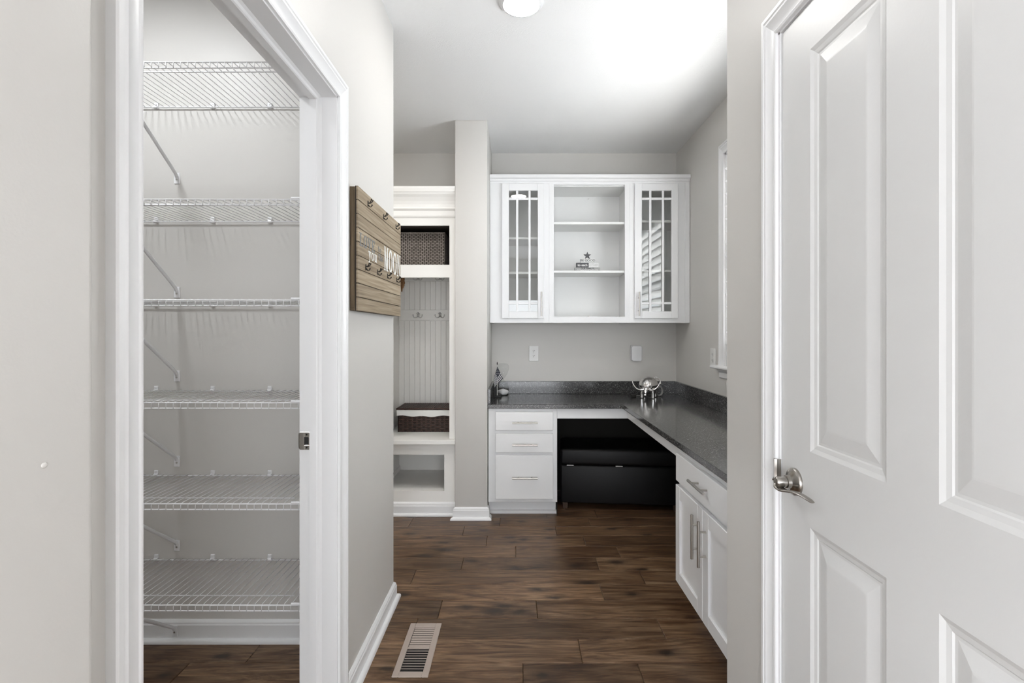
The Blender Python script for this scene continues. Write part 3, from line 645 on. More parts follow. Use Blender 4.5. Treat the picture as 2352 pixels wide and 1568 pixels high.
for (y0, y1, hy_) in ((2.0715, 2.420, 2.107), (1.722, 2.0675, 2.031)):
    b = B(); z0, z1, fw = 0.122, 0.573, 0.058
    b.box(xf, XCF-0.0003, y0, y0+fw, z0, z1, 0.002).box(xf, XCF-0.0003, y1-fw, y1, z0, z1, 0.002).box(xf, XCF-0.0003, y0+fw, y1-fw, z0, z0+fw, 0.002).box(xf, XCF-0.0003, y0+fw, y1-fw, z1-fw, z1, 0.002)
    d = b.out('cabinet_door', 'cab', rc)
    b = B(); b.box(xf+0.009, XCF-0.001, y0+fw-0.002, y1-fw+0.002, z0+fw-0.002, z1-fw+0.002); b.out('recessed_panel', 'cab', d)
    pull('handle', (xf, hy_, 0.448), (0, 0, 1), (-1, 0, 0), 0.180, d)
# worktop
ct = thing('countertop', 'dark speckled L-shaped stone worktop with matching backsplash', 'countertop', (0.9, 3.6, 0.755))
XCE, YCE = 0.735, 3.565; zt0, zt1 = 0.7555, 0.785
poly = [(-0.2025, YB-0.001), (-0.2025, YCE), (XCE-0.02, YCE), (XCE, YCE-0.02), (XCE, 1.676), (XW-0.001, 1.676), (XW-0.001, YB-0.001)]
b = B(); b.prism(poly, zt0, zt1, 'z')
ee = [e for e in b.bm.edges if abs(e.verts[0].co.z-e.verts[1].co.z) < 1e-6]
bmesh.ops.bevel(b.bm, geom=ee, offset=0.003, segments=2, affect='EDGES', profile=0.5)
b.out('stone_slab', 'granite', ct)
B().box(-0.2025, XW-0.001, YB-0.021, YB-0.001, zt1+0.0003, zt1+0.1016, 0.0015).out('backsplash', 'granite', ct)
B().box(XW-0.021, XW-0.001, 1.676, YB-0.0215, zt1+0.0003, zt1+0.1016, 0.0015).out('backsplash', 'granite', ct)
B().box(-0.2025, -0.1825, YCE+0.03, YB-0.0215, zt1+0.0003, zt1+0.1016, 0.0015).out('backsplash', 'granite', ct)
B().box(0.2816, XCF+0.018, YCF, YCF+0.018, 0.683, 0.755, 0.001).out('apron', 'cab', ct, label='white apron board under the stone edge')
B().box(XCF, XCF+0.018, 2.4285, YCF-0.0003, 0.69, 0.755, 0.001).out('apron', 'cab', ct, label='white apron board under the stone edge')
# dark sheets standing in for the shade inside the knee space
ST(B().box(0.284, XW-0.001, YB-0.006, YB-0.0005, 0.0, 0.752), 'knee_shade_back', 'knee')
ST(B().box(XW-0.006, XW-0.0005, 2.432, YB-0.007, 0.0, 0.752), 'knee_shade_side', 'knee')

# wall cabinets
YU = 3.872; UZ0, UZ1 = 1.355, 2.412
def carcass(root, x0, x1, shelves, fl0, fl1, top, bot, inner):
    """box open at the front with face frame: stile widths fl0/fl1, rails top/bot"""
    b = B(); t = 0.016
    b.box(x0, x0+t, YU+0.019, YB-0.002, UZ0, UZ1).box(x1-t, x1, YU+0.019, YB-0.002, UZ0, UZ1).box(x0+t, x1-t, YU+0.019, YB-0.002, UZ0+0.028, UZ0+0.044).box(x0+t, x1-t, YU+0.019, YB-0.002, UZ1-0.03, UZ1).box(x0+t, x1-t, YB-0.010, YB-0.002, UZ0+0.044, UZ1-0.03)
    b.out('cabinet_body', inner, root)
    b = B(); b.box(x0, x0+fl0, YU, YU+0.019, UZ0, UZ1).box(x1-fl1, x1, YU, YU+0.019, UZ0, UZ1).box(x0+fl0, x1-fl1, YU, YU+0.019, UZ1-top, UZ1).box(x0+fl0, x1-fl1, YU, YU+0.019, UZ0, UZ0+bot)
    b.out('face_frame', 'cab', root)
    for z in shelves: B().box(x0+t+0.001, x1-t-0.001, YU+0.025, YB-0.011, z-0.018, z, 0.0015).out('shelf', inner, root)
def ux(px, s=306.0): return (px-VX)/s
def uz(py, s=306.0): return H+(VY-py)/s
gl = thing('glass_door_cabinet', 'white wall cabinet with glass door next to the column, left of open shelves', 'cabinet', ((ux(1121)+ux(1262))/2, 4.03, UZ0))
gr = thing('glass_door_cabinet', 'white wall cabinet with glass door against the window wall, reflecting slats', 'cabinet', ((ux(1446)+XW)/2, 4.03, UZ0))
mo = thing('open_shelf_cabinet', 'white open-fronted wall cabinet with two shelves between the glass doors', 'cabinet', ((ux(1262)+ux(1446))/2, 4.03, UZ0))
xa, xb, xc, xe = XC1+0.002, ux(1261), ux(1446), XW-0.002
zsm = [uz(510.5, 303), uz(621.5, 303)]
carcass(gl, xa, xb, [uz(547, 300), uz(625.5, 300)], ux(1166)-xa, xb-ux(1238), 0.065, 0.08, 'cabin')
carcass(mo, xb+0.0005, xc-0.0005, zsm, ux(1272)-xb, xc-ux(1435.5), UZ1-uz(424), uz(727)-UZ0, 'cabin')
carcass(gr, xc, xe, [uz(509, 300), uz(621, 300)], ux(1471)-xc, xe-ux(1546), 0.065, 0.08, 'cabin')
for zz in (uz(456, 284), uz(726, 284)): B().lathe([(0.006, 0), (0.006, -0.001), (0.002, -0.002)], ux(1352, 284), YB-0.0101, zz, 12, 'y').out('mounting_screw', 'steel', mo)
sD = 307.6
def glass_door(root, p0, p1, hx):
    """pixel span of the door -> frame, muntins, nine panes"""
    x0, x1 = ux(p0, sD), ux(p1, sD); z0, z1 = uz(731, sD), uz(421, sD); yf, yb = YU-0.0205, YU-0.0005
    gx0, gx1, gz0, gz1 = x0+0.0535, x1-0.0485, uz(714.7, sD), uz(437.4, sD)
    b = B(); b.box(x0, gx0, yf, yb, z0, z1, 0.002).box(gx1, x1, yf, yb, z0, z1, 0.002).box(gx0, gx1, yf, yb, z0, gz0, 0.002).box(gx0, gx1, yf, yb, gz1, z1, 0.002)
    d = b.out('cabinet_door', 'cab', root)
    W = gx1-gx0; mw = 0.0165; mx = [gx0+W*0.285, gx0+W*0.715]; mz = [gz0+0.061, gz1-0.061]
    for x in mx: B().box(x-mw/2, x+mw/2, yf+0.003, yf+0.013, gz0, gz1, 0.001).out('muntin', 'cab', d)
    for z in mz:
        xx = [gx0, mx[0]-mw/2, mx[0]+mw/2, mx[1]-mw/2, mx[1]+mw/2, gx1]
        for i in (0, 2, 4): B().box(xx[i], xx[i+1], yf+0.003, yf+0.013, z-mw/2, z+mw/2, 0.001).out('muntin', 'cab', d)
    xs_ = [gx0, mx[0], mx[1], gx1]; zs_ = [gz0, mz[0], mz[1], gz1]
    for i in range(3):
        for k in range(3): B().box(xs_[i]+0.0002, xs_[i+1]-0.0002, yf+0.0135, yf+0.0165, zs_[k]+0.0002, zs_[k+1]-0.0002).out('pane', 'glass', d)
    pull('handle', (hx, yf, (uz(671, sD)+uz(726, sD))/2), (0, 0, 1), (0, -1, 0), 0.18, d)
glass_door(gl, 1152.5, 1250, ux(1243.6, 309))
glass_door(gr, 1458, 1557.5, ux(1468, 309))
b = B()
for i in (0,):
    pf = [(YU-0.0005, 2.405), (YU-0.002, 2.405), (YU-0.004, 2.413), (YU-0.010, 2.418), (YU-0.012, 2.428), (YU-0.024, 2.436), (YU-0.026, 2.440), (YU-0.026, 2.461), (YU+0.019, 2.461), (YU+0.019, 2.4125), (YU-0.0005, 2.4125)]
    b.prism(pf, XC1+0.001, XW-0.001, 'x')
crown = b.out('crown_molding', 'cab', None)
crown['label'] = 'white crown molding running along the tops of the wall cabinets'; crown['category'] = 'molding'
b = B(); b.box(xe-0.035, xe, YU-0.006, YU-0.0003, UZ0, 2.404, 0.001); fs = b.out('filler_strip', 'cab', gr)

# star and block ornament on the middle shelf
orn = thing('block_ornament', 'small stacked word blocks topped by a dark star on open shelf', 'ornament', (ux(1349, 300), 3.99, zsm[1]))
yo = 3.955; so = F_PX/yo
def ox(px): return (px-VX)/so
zb = zsm[1]+0.0003
def oz(py): return zb+(622.6-py)/so
def ornblock(nm, p0, p1, q0, q1, mat, dy=0): return B().box(ox(p0), ox(p1), yo+dy, yo+0.03, oz(q1), oz(q0), 0.001).out(nm, mat, orn)
ornblock('block', 1320, 1378.5, 613.8, 622.6, 'blockgrey'); ornblock('block', 1324, 1352, 602.7, 613.6, 'blockdark'); ornblock('block', 1352.2, 1375, 603.4, 613.6, 'blockwhite'); ornblock('block', 1333.5, 1366, 593.5, 602.5, 'blockwhite')
pts = []
for i in range(10):
    a = PI/2+i*PI/5; rr = (0.0295 if i % 2 == 0 else 0.0125)
    pts.append((ox(1349.5)+rr*math.cos(a), oz(586.2)+rr*math.sin(a)))
B().prism(pts, yo+0.006, yo+0.02, 'y').out('star', 'blockdark', orn)
def textobj(txt, x, z, size, mat, parent, y, name='lettering', sx=1.0):
    cu = bpy.data.curves.new(name, 'FONT'); cu.body = txt; cu.size = size; cu.align_x = 'CENTER'; cu.align_y = 'CENTER'; cu.extrude = 0.0003; cu.offset = 0.0004
    tmp = bpy.data.objects.new('tmp_text', cu); C.objects.link(tmp)
    me = bpy.data.meshes.new_from_object(tmp.evaluated_get(bpy.context.evaluated_depsgraph_get())); me.name = name
    bpy.data.objects.remove(tmp); bpy.data.curves.remove(cu)
    me.materials.clear(); me.materials.append(M[mat]); o = bpy.data.objects.new(name, me); C.objects.link(o); o.parent = parent
    off = Vector((0, 0, 0)); q = parent
    while q: off += q.location; q = q.parent
    o.location = Vector((x, y, z))-off; o.rotation_euler = (PI/2, 0, 0); o.scale = (sx, 1, 1); return o
yt = yo-0.0004
textobj('BE GOOD', ox(1350), oz(597.8), 0.0225, 'inkdark', orn, yt, sx=1.12)
textobj('to each', ox(1338), oz(608.3), 0.025, 'inkwhite', orn, yt, sx=1.0)
textobj('OTHER', ox(1363.5), oz(608.5), 0.022, 'inkpale', orn, yt, sx=0.95)
textobj("OUR FAMILY'S", ox(1349.5), oz(616.2), 0.0165, 'inkdark', orn, yt, sx=0.98)
textobj('COMMANDMENTS', ox(1349.5), oz(620.4), 0.0165, 'blockwhite', orn, yt, sx=1.18)

# ------------------------------------------------------------------ hall locker left of the column
lk = thing('hall_locker', 'white built-in hall locker with bench seat, cubbies and beadboard back', 'locker', (-0.70, 3.9, 0))
YLF, lx0, lx1 = 3.62, -0.985, -0.426
b = B(); b.box(lx0, -0.955, YLF+0.02, 4.198, 0, 2.10).box(-0.446, lx1, YLF+0.02, 4.198, 0, 2.10).box(-0.955, -0.446, 4.188, 4.198, 0, 2.10).box(-0.955, -0.446, YLF+0.02, 4.188, 2.036, 2.056); b.out('carcass', 'locker', lk)
b = B(); b.box(-0.473, lx1, YLF, YLF+0.02, 0.536, 2.10).box(lx0, -0.94, YLF, YLF+0.02, 0.536, 2.10).box(-0.94, -0.473, YLF, YLF+0.02, 2.032, 2.10).box(-0.94, -0.473, YLF, YLF+0.02, 1.668, 1.757); b.out('face_frame', 'locker', lk)
b = B(); b.box(-0.509, lx1, YLF, YLF+0.02, 0, 0.504).box(lx0, -0.94, YLF, YLF+0.02, 0, 0.504).box(-0.94, -0.509, YLF, YLF+0.02, 0.425, 0.504).box(-0.94, -0.509, YLF, YLF+0.02, 0, 0.171); b.out('bench_frame', 'locker', lk)
B().box(lx0, lx1, 3.572, 4.187, 0.505, 0.535, 0.004, 2).out('bench_seat', 'locker', lk)
B().box(lx0, lx1, YLF-0.012, YLF-0.0002, 0.470, 0.5048).out('seat_cleat', 'locker', lk)
B().box(-0.9545, -0.4465, YLF+0.0202, 4.1875, 0.150, 0.168).out('cubby_floor', 'locker', lk)
B().box(-0.9545, -0.942, YLF+0.021, 4.187, 0.1682, 0.20, 0.003).out('cubby_molding', 'locker', lk)
B().box(-0.9545, -0.4465, YLF+0.0202, 4.1875, 1.735, 1.755).out('cubby_shelf', 'locker', lk)
b = B(); pf = [(YLF+0.02, 2.083), (YLF-0.001, 2.083), (YLF-0.004, 2.087), (YLF-0.009, 2.092), (YLF-0.012, 2.10), (YLF-0.012, 2.132), (YLF-0.016, 2.136), (YLF-0.024, 2.145), (YLF-0.022, 2.152), (YLF-0.018, 2.158), (YLF-0.020, 2.176), (YLF-0.028, 2.198), (YLF-0.042, 2.222), (YLF-0.056, 2.238), (YLF-0.060, 2.248), (YLF-0.066, 2.256), (YLF-0.070, 2.274), (YLF-0.070, 2.289), (YLF+0.02, 2.289)]
b.prism(pf, lx0, lx1, 'x'); b.out('crown', 'locker', lk)
b = B(); P_ = [(0, 0), (0.014, 0), (0.014, 0.068), (0.011, 0.072), (0.011, 0.079), (0.006, 0.088), (0.0, 0.095)]
b.prism([(YLF-t, z) for t, z in P_], lx0, lx1, 'x'); b.out('base_trim', 'trim', lk)
b = B(); b.prism([(YLF-t, z) for t, z in [(0.0139, 0), (0.030, 0), (0.030, 0.008), (0.027, 0.014), (0.021, 0.0185), (0.0139, 0.019)]], lx0, lx1, 'x'); b.out('shoe_molding', 'trim', lk)
x = -0.9545
while x < -0.45:
    x2 = min(x+0.0425, -0.4465); b = B()
    b.box(x+0.0035, x2-0.0008, 4.178, 4.1875, 0.536, 1.734, 0.0012); b.tube([(x+0.0014, 4.182, 0.536), (x+0.0014, 4.182, 1.734)], 0.002, 6); b.out('beadboard_plank', 'locker', lk); x = x2
for z0, z1 in ((1.381, 1.465), (1.702, 1.734)):
    B().box(-0.9535, -0.4475, 4.164, 4.1778, z0, z1, 0.002).out('hook_rail', 'locker', lk)
    B().box(-0.9535, -0.4475, 4.160, 4.1778, z0-0.006, z0-0.0002, 0.001).out('rail_edge', 'locker', lk)
q = B(); k_ = 1.0                                            # wide coat hook: plate, two spreading arms, centre knob
q.box(0, 0.004, -0.011, 0.011, -0.016, 0.016, 0.0015)
for s_ in (-1, 1):
    q.tube([(0.004, 0, -0.004), (0.014, s_*0.010, -0.016), (0.024, s_*0.024, -0.020), (0.030, s_*0.034, -0.012), (0.031, s_*0.037, -0.001)], [0.0045, 0.004, 0.0038, 0.0034, 0.003], 8)
    q.ball((0.031, s_*0.037, 0.001), 0.0052, u=10, v=8)
    q.tube([(0.004, 0, 0.004), (0.012, s_*0.006, 0.008), (0.020, s_*0.011, 0.016)], 0.0032, 6)
q.ball((0.016, 0, 0.020), 0.0062, u=10, v=8)
HKW = bpy.data.meshes.new('coat_hook'); q.bm.to_mesh(HKW); q.bm.free(); HKW.materials.append(M['bone'])
for p in HKW.polygons: p.use_smooth = True
for X, Z in ((-0.795, 1.42), (-0.618, 1.42), (-0.795, 1.722), (-0.618, 1.722)):
    inst(HKW, 'coat_hook', lk, (X+0.70, 4.164-3.9, Z), (0, 0, -PI/2))
b = B(); b.box(-0.9544, -0.4466, 4.1845, 4.1874, 1.7555, 2.0355).box(-0.9544, -0.952, YLF+0.0205, 4.184, 1.7555, 2.0355).box(-0.449, -0.4466, YLF+0.0205, 4.184, 1.7555, 2.0355).box(-0.952, -0.449, YLF+0.0205, 4.184, 2.033, 2.0355)
b.out('cubby_lining', 'cubby', lk, label='dark brown lining of the upper cubby')

# baskets
def weave(b, face, u0, u1, z0, z1, rows, pitch, P, amp, rr, fl):
    """horizontal strands going in and out of upright stakes; P(u, z, out) -> point"""
    n = max(2, round((u1-u0)/pitch)); dz = (z1-z0)/rows
    for r in range(rows):
        path = []
        for i in range(n*2+1):
            u = u0+(u1-u0)*i/(n*2); ph_ = (1 if ((i//2)+r) % 2 == 0 else -1) if i % 2 == 1 else 0
            path.append(P(u, z0+dz*(r+0.5), amp*ph_))
        b.tube(path, dz*0.5*rr, 6, (1.0, fl), up=(0, 0, 1))
    for i in range(n+1):
        u = u0+(u1-u0)*(i)/n
        b.tube([P(u, z0, 0), P(u, z1, 0)], min(dz*0.42, pitch*0.13), 5)
def basket(name, label, x0, x1, y0, y1, z0, z1, rows, pitch, mat, group=None, amp=0.003):
    t = thing(name, label, 'basket', ((x0+x1)/2, (y0+y1)/2, z0))
    b = B(); th = 0.004
    b.box(x0+th, x1-th, y0+th, y1-th, z0, z0+0.006).box(x0+th, x0+th*2, y0+th, y1-th, z0, z1-0.004).box(x1-th*2, x1-th, y0+th, y1-th, z0, z1-0.004).box(x0+th, x1-th, y0+th, y0+th*2, z0, z1-0.004).box(x0+th, x1-th, y1-th*2, y1-th, z0, z1-0.004)
    b.out('inner_shell', 'signback', t)
    for nm, (u0, u1, P) in {'front_weave': (x0, x1, lambda u, z, o: (u, y0+0.004-o, z)), 'back_weave': (x0, x1, lambda u, z, o: (u, y1-0.004+o, z)), 'left_weave': (y0, y1, lambda u, z, o: (x0+0.004-o, u, z)), 'right_weave': (y0, y1, lambda u, z, o: (x1-0.004+o, u, z))}.items():
        b = B(); weave(b, None, u0+0.004, u1-0.004, z0, z1, rows, pitch, P, amp, 0.80, 0.55); b.out(nm, mat, t, kind='stuff', smooth=60)
    b = B(); r = 0.006
    for p, q in (((x0+.004, y0+.004), (x1-.004, y0+.004)), ((x1-.004, y0+.004), (x1-.004, y1-.004)), ((x1-.004, y1-.004), (x0+.004, y1-.004)), ((x0+.004, y1-.004), (x0+.004, y0+.004))): b.tube([(*p, z1), (*q, z1)], r*0.8, 8)
    b.out('rim', mat, t, smooth=60)
    return t
lb = basket('lidded_basket', 'dark brown wicker basket with white liner and lid on the locker bench', -0.893, -0.470, 3.872, 4.135, 0.5352, 0.664, 9, 0.034, 'wickerbrown', amp=0.0036)
b = B(); N = 40; path = []                                   # liner band folded over the rim, with a wavy hem
X0, X1, Y0, Y1 = -0.9, -0.463, 3.865, 4.142
for s, (p, q) in enumerate((((X0, Y0), (X1, Y0)), ((X1, Y0), (X1, Y1)), ((X1, Y1), (X0, Y1)), ((X0, Y1), (X0, Y0)))):
    for i in range(20):
        f = i/20; path.append((p[0]+(q[0]-p[0])*f, p[1]+(q[1]-p[1])*f))
n = len(path); V = []
for k, (fz, fo) in enumerate(((0.702, 0.004), (0.700, 0.0), (0.682, -0.001), (0.670, 0.001), (0.655, 0.0), (0.655, 0.006))):
    for i, (px_, py_) in enumerate(path):
        hem = 0.004*math.sin(i*0.9)+0.003*math.sin(i*0.37+1) if k >= 4 else 0.0009*math.sin(i*1.7+k)
        cx_, cy_ = (X0+X1)/2, (Y0+Y1)/2
        V.append((px_+(cx_-px_)*fo*2, py_+(cy_-py_)*fo*4, fz+hem))
b.faces(V, [(k*n+i, k*n+(i+1) % n, (k+1)*n+(i+1) % n, (k+1)*n+i) for k in range(5) for i in range(n)])
b.out('cloth_liner', 'liner', lb, smooth=60, label='white cotton liner folded over the rim')
b = B(); b.box(-0.898, -0.465, 3.867, 4.140, 0.7035, 0.713, 0.002)
lid = b.out('lid', 'wickerbrown', lb)
b = B()
for i in range(30):
    xx = -0.890+i*0.0145
    b.tube([(xx, 3.868, 0.7145), (xx, 4.0, 0.7155), (xx, 4.138, 0.7145)], 0.0062, 6, (0.5, 1), up=(0, 0, 1))
b.out('lid_weave', 'wickerbrown', lid, kind='stuff', smooth=60)
b = B(); b.tube([(-0.9, 3.866, 0.7085), (-0.463, 3.866, 0.7085)], 0.0065, 8); b.tube([(-0.9, 3.866, 0.7085), (-0.9, 4.141, 0.7085)], 0.0065, 8); b.out('lid_rim', 'wickerbrown', lid, smooth=60)
ub = basket('cubby_basket', 'taupe woven basket tucked in the upper locker cubby', -0.925, -0.520, 3.735, 4.10, 1.7552, 2.004, 21, 0.0150, 'wickertaupe', amp=0.0032)

# brown ragged thing hanging behind the sign
b = B(); fx = -0.823
for i in range(60):
    a = random.uniform(0, 2*PI); f = random.random(); zz = 1.705-0.105*f; wid = 0.019*(math.sin(PI*min(1, f*0.85+0.15))**0.7)
    b.ball((fx+wid*math.cos(a)*random.uniform(.5, 1), 3.71+0.016*math.sin(a), zz), random.uniform(0.004, 0.008), (1, 0.8, 1.5), 8, 6)
b.tube([(fx, 3.71, 1.715), (fx-0.002, 3.71, 1.66), (fx-0.004, 3.71, 1.575)], [0.012, 0.015, 0.004], 8)
b.tube([(fx, 3.71, 1.715), (fx, 3.71, 1.7345)], 0.002, 6)
hb = b.out('hanging_fringe', 'rust', None, smooth=60)
hb['label'] = 'ragged brown piece hanging in the locker behind the sign edge'; hb['category'] = 'fringe'

# ------------------------------------------------------------------ black storage ottoman under the desk
ot = thing('storage_ottoman', 'black leather storage ottoman pushed under the desk corner', 'ottoman', (0.318, 3.752, 0), math.radians(-5.2))
b = B(); b.box(0, 0.865, 0, 0.40, 0.045, 0.318, 0.012, 3); b.out('ottoman_base', 'leather', ot, smooth=40, local=True)
b = B(); b.box(-0.004, 0.869, -0.004, 0.404, 0.321, 0.438, 0.022, 4); b.out('ottoman_lid', 'leather', ot, smooth=40, local=True)
for x0 in (0.045, 0.395):
    b = B(); b.box(x0, x0+0.05, -0.0055, 0.002, 0.316, 0.3235, 0.001); b.tube([(x0, -0.005, 0.3195), (x0+0.05, -0.005, 0.3195)], 0.003, 8); b.out('hinge', 'steel', ot, smooth=50, local=True)
for x0, y0 in ((0.012, 0.012), (0.803, 0.012), (0.012, 0.345), (0.803, 0.345)):
    b = B(); b.tube([(x0+0.022, y0+0.022, 0.0), (x0+0.022, y0+0.022, 0.0455)], [0.022, 0.028], 4, up=(1, 1, 0)); b.out('leg', 'legwood', ot, local=True)

# ------------------------------------------------------------------ things on the worktop
ZT = zt1+0.0004
# chrome bull
bull = thing('bull_figurine', 'chrome bull figurine with long upswept horns on the worktop corner', 'figurine', (1.003, 3.93, ZT), math.radians(-25))
b = B()
b.ball((0.0, 0.0, 0.092), 0.072, (1.0, 1.15, 1.0), 32, 20)
b.ball((-0.002, -0.072, 0.066), 0.026, (0.95, 1.2, 1.15), 20, 12); b.ball((-0.003, -0.098, 0.048), 0.0175, (0.9, 0.9, 1.5), 16, 12); b.ball((-0.004, -0.103, 0.030), 0.0125, (1.0, 0.9, 1.0), 16, 12)
for x_, y_ in ((-0.040, -0.050), (0.044, -0.050), (-0.040, 0.050), (0.044, 0.050)): b.tube([(x_, y_, 0.0), (x_, y_, 0.03), (x_*0.9, y_*0.9, 0.075)], [0.0135, 0.0145, 0.022], 14)
for s in (-1, 1): b.ball((s*0.028-0.002, -0.078, 0.070), 0.010, (1.7, 0.6, 0.8), 12, 8)
bd = b.out('bull_body', 'chrome', bull, smooth=180, local=True)
rm = bd.modifiers.new('fuse', 'REMESH'); rm.mode = 'VOXEL'; rm.voxel_size = 0.0026; rm.use_smooth_shade = True
sm_ = bd.modifiers.new('soften', 'SMOOTH'); sm_.iterations = 6; sm_.factor = 0.5
for s in (-1, 1):
    b = B(); b.tube(*curve([(s*0.014-0.002, -0.086, 0.072), (s*0.040-0.002, -0.092, 0.066), (s*0.068-0.002, -0.094, 0.076), (s*0.092-0.002, -0.092, 0.104), (s*0.102-0.002, -0.090, 0.132)], [0.0075, 0.0072, 0.0062, 0.0045, 0.0026]), 12)
    b.out('horn', 'chrome', bull, smooth=60, local=True)
b = B(); b.tube(*curve([(0.018, 0.078, 0.125), (0.036, 0.092, 0.150), (0.058, 0.094, 0.143), (0.074, 0.09, 0.122), (0.076, 0.086, 0.10)], [0.004, 0.0035, 0.003, 0.003, 0.0055]), 10); b.out('tail', 'chrome', bull, smooth=60, local=True)
# cable behind it
b = B(); z = ZT+0.0045
path = []
for i in range(64):
    a = i*0.42; path.append((1.108+0.026*math.cos(a)+0.004*math.sin(a*.31), 4.02+0.018*math.sin(a*0.5), ZT+0.043+0.037*math.sin(a)))
b.tube(path, 0.0028, 6)
b.tube([path[-1], (1.07, 4.05, z+0.01), (1.0, 4.06, z), (0.94, 4.02, z), (0.905, 3.965, z), (0.897, 3.94, z+0.004)], 0.0026, 6)
cb = b.out('charging_cable', 'cable', None, smooth=60); cb['label'] = 'coiled grey cable with small plug lying behind the chrome bull'; cb['category'] = 'cable'
b = B(); b.box(0.874, 0.910, 3.925, 3.955, ZT, ZT+0.024, 0.004, 2); b.tube([(0.874, 3.936, ZT+0.014), (0.862, 3.936, ZT+0.014)], 0.002, 6); b.tube([(0.874, 3.945, ZT+0.014), (0.862, 3.945, ZT+0.014)], 0.002, 6); b.out('plug', 'iron', cb)
# hourglass
hx_, hy_ = -0.110, 4.10
hg = thing('hourglass', 'clear glass hourglass with white sand near the column on the worktop', 'hourglass', (hx_, hy_, ZT))
prof = [(0.018, 0.0), (0.034, 0.003), (0.045, 0.016), (0.0475, 0.032), (0.044, 0.055), (0.034, 0.082), (0.020, 0.104), (0.009, 0.117), (0.0055, 0.123)]
b = B(); b.lathe(prof, hx_, hy_, ZT, 32); b.out('lower_bulb', 'bulb', hg, smooth=60)
b = B(); b.lathe([(r, 0.250-h) for r, h in prof[::-1]], hx_, hy_, ZT, 32); b.out('upper_bulb', 'bulb', hg, smooth=60)
b = B(); b.lathe([(0.016, 0.002), (0.032, 0.0045), (0.0428, 0.0165), (0.0452, 0.031), (0.0455, 0.033), (0.030, 0.040), (0.012, 0.047), (0.002, 0.049)], hx_, hy_, ZT, 32); b.out('sand', 'sand', hg, smooth=60)
b = B(); b.lathe([(0.0075, 0.1205), (0.0075, 0.1295)], hx_, hy_, ZT, 24); b.out('neck_ring', 'bulb', hg, smooth=60)
# desk flag on a black stand
dfx, dfy = -0.1495, 3.955
df = thing('desk_flag', 'little striped flag drooping on a pole in black stand near column', 'flag', (dfx, dfy, ZT))
b = B(); b.prism([(dfx-0.031, ZT), (dfx+0.030, ZT), (dfx+0.030, ZT+0.018), (dfx+0.004, ZT+0.024), (dfx-0.002, ZT+0.060), (dfx-0.022, ZT+0.098), (dfx-0.029, ZT+0.045)], dfy+0.006, dfy+0.075, 'y')
b.box(dfx-0.020, dfx+0.026, dfy-0.018, dfy+0.006, ZT, ZT+0.016, 0.002); b.out('black_stand', 'black', df)
b = B(); b.cyl((dfx, dfy-0.006, ZT+0.012), (dfx, dfy-0.006, ZT+0.252), 0.0022, 8); b.out('pole', 'bone', df)
b = B(); b.lathe([(0.0022, 0), (0.0034, 0.004), (0.0034, 0.012), (0.001, 0.022)], dfx, dfy-0.006, ZT+0.25, 10); b.out('finial', 'iron', df)
# cloth: hoist along the pole, fly hanging down in two folds; each stripe is its own colour of cloth
NU, NV = 16, 13
verts = []
for j in range(NV+1):                                          # j: along the hoist (0 = top)
    for i in range(NU+1):                                      # i: along the fly
        u, v = i/NU, j/NV
        top = (dfx, dfy-0.010, ZT+0.236); ang = 1.0+0.55*v
        x_ = dfx + 0.040*v*(1-u)*0.9 - 0.028*math.sin(PI*0.5*u)*(0.4+0.6*u) + 0.008*v
        y_ = dfy-0.010 - 0.008*math.sin(u*PI*2.2)-0.004*math.sin(v*5)
        z_ = ZT+0.236 - 0.088*v*(1-0.35*u) - 0.105*u
        verts.append((x_, y_, z_))
for nm, mat, test in (('flag_white_stripes', 'flagwhite', lambda i, j: not (i < 7 and j < 7) and j % 2 == 1), ('flag_dark_stripes', 'flagdark', lambda i, j: not (i < 7 and j < 7) and j % 2 == 0), ('flag_canton', 'flagdark', lambda i, j: i < 7 and j < 7)):
    b = B(); fs = [(j*(NU+1)+i, j*(NU+1)+i+1, (j+1)*(NU+1)+i+1, (j+1)*(NU+1)+i) for j in range(NV) for i in range(NU) if test(i, j)]
    b.faces(verts, fs); bmesh.ops.delete(b.bm, geom=[v for v in b.bm.verts if not v.link_faces], context='VERTS')
    o = b.out(nm, mat, df, smooth=60); so_ = o.modifiers.new('cloth', 'SOLIDIFY'); so_.thickness = 0.0008
b = B()
for j in range(1, 7):
    for i in range(1, 7):
        p = Vector(verts[j*(NU+1)+i]) if (i+j) % 2 == 0 else None
        if p: b.ball((p.x, p.y-0.001, p.z), 0.0017, (1, 0.4, 1), 6, 4)
b.out('flag_stars', 'flagwhite', df, kind='stuff')

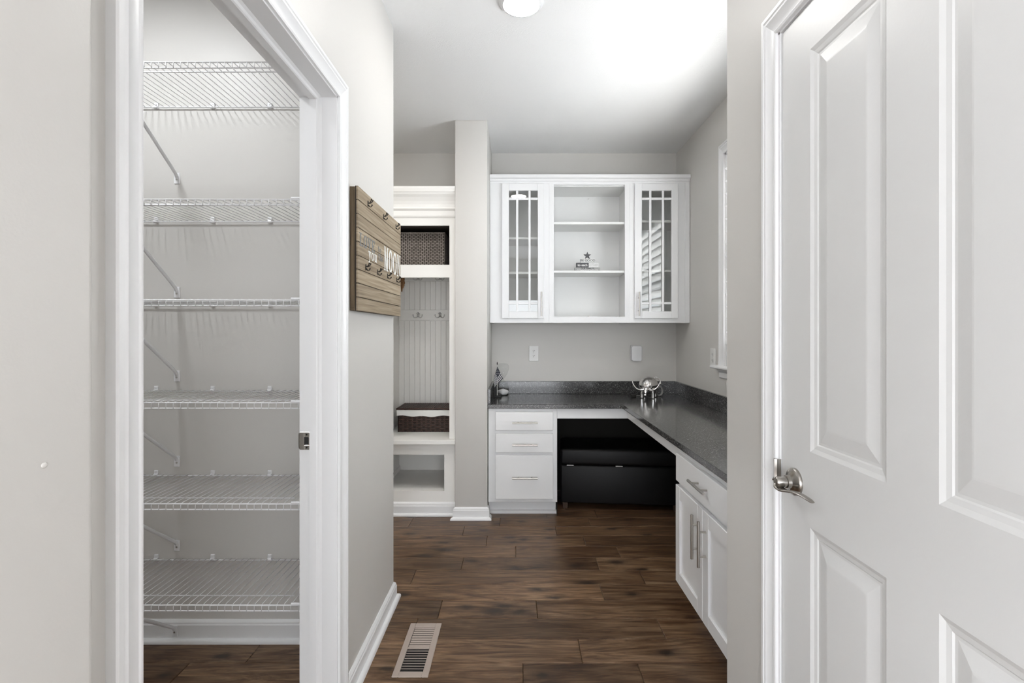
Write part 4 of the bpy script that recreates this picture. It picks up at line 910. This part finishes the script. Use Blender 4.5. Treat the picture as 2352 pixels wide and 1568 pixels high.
# ------------------------------------------------------------------ wall plates
def outlet(label, P, wdt=0.072, hgt=0.122):
    """P(u, v, out): u across, v up, out off the wall"""
    c = P(0, 0, 0); t = thing('wall_outlet', label, 'outlet', c)
    def bx(u0, u1, v0, v1, d0, d1, bev=0):
        p, q = P(u0, v0, d0), P(u1, v1, d1); return B().box(min(p[0], q[0]), max(p[0], q[0]), min(p[1], q[1]), max(p[1], q[1]), min(p[2], q[2]), max(p[2], q[2]), bev)
    bx(-wdt/2, wdt/2, -hgt/2, hgt/2, 0.0003, 0.006, 0.0025).out('cover_plate', 'plate', t)
    for v in (-0.0195, 0.0195):
        b = B(); N = 20; A = [b.bm.verts.new(P(0.0165*math.cos(2*PI*i/N), v+max(-0.0135, min(0.0135, 0.0165*math.sin(2*PI*i/N))), 0.0061)) for i in range(N)]
        D = [b.bm.verts.new(P(0.0165*math.cos(2*PI*i/N), v+max(-0.0135, min(0.0135, 0.0165*math.sin(2*PI*i/N))), 0.0082)) for i in range(N)]
        for i in range(N): b.bm.faces.new((A[i], A[(i+1) % N], D[(i+1) % N], D[i]))
        b.bm.faces.new(D); b.bm.faces.new(A[::-1]); s = b.out('socket', 'plate', t)
        b = None
        for u0, u1, v0, v1 in ((-0.0072, -0.0048, -0.001, 0.0085), (0.0048, 0.0072, 0.0, 0.0075), (-0.0024, 0.0024, -0.0095, -0.0045)): bx(u0, u1, v+v0, v+v1, 0.0075, 0.0085).out('slot', 'black', s)
    bx(-0.002, 0.002, -0.002, 0.002, 0.006, 0.0068).out('cover_screw', 'steel', t)
outlet('white double socket plate on the grey wall above the drawer cabinet', lambda u, v, o: (0.138+u, YB-o, 1.111+v), 0.078, 0.124)
outlet('white double socket plate on the right wall beside the window sill', lambda u, v, o: (XW-o, 3.405+u, 1.116+v), 0.085, 0.124)
b = B(); b.box(0.928, 1.0105, YB-0.040, YB-0.0005, 1.052, 1.174, 0.0)
vert_e = [e for e in b.bm.edges if abs(e.verts[0].co.y-e.verts[1].co.y) > 0.01]
bmesh.ops.bevel(b.bm, geom=vert_e, offset=0.014, segments=5, affect='EDGES', profile=0.5)
fr = [e for e in b.bm.edges if e.verts[0].co.y < YB-0.039 and e.verts[1].co.y < YB-0.039]
bmesh.ops.bevel(b.bm, geom=fr, offset=0.004, segments=3, affect='EDGES', profile=0.5)
dv = thing('wall_box', 'white rounded plastic box mounted on wall above the chrome bull', 'wall box', (0.97, YB, 1.113))
b.out('housing', 'white', dv, smooth=40)
b = B(); b.box(0.924, 1.0065, YB-0.022, YB-0.0004, 1.056, 1.178, 0.006, 2); b.out('back_plate', 'white', dv, smooth=40)
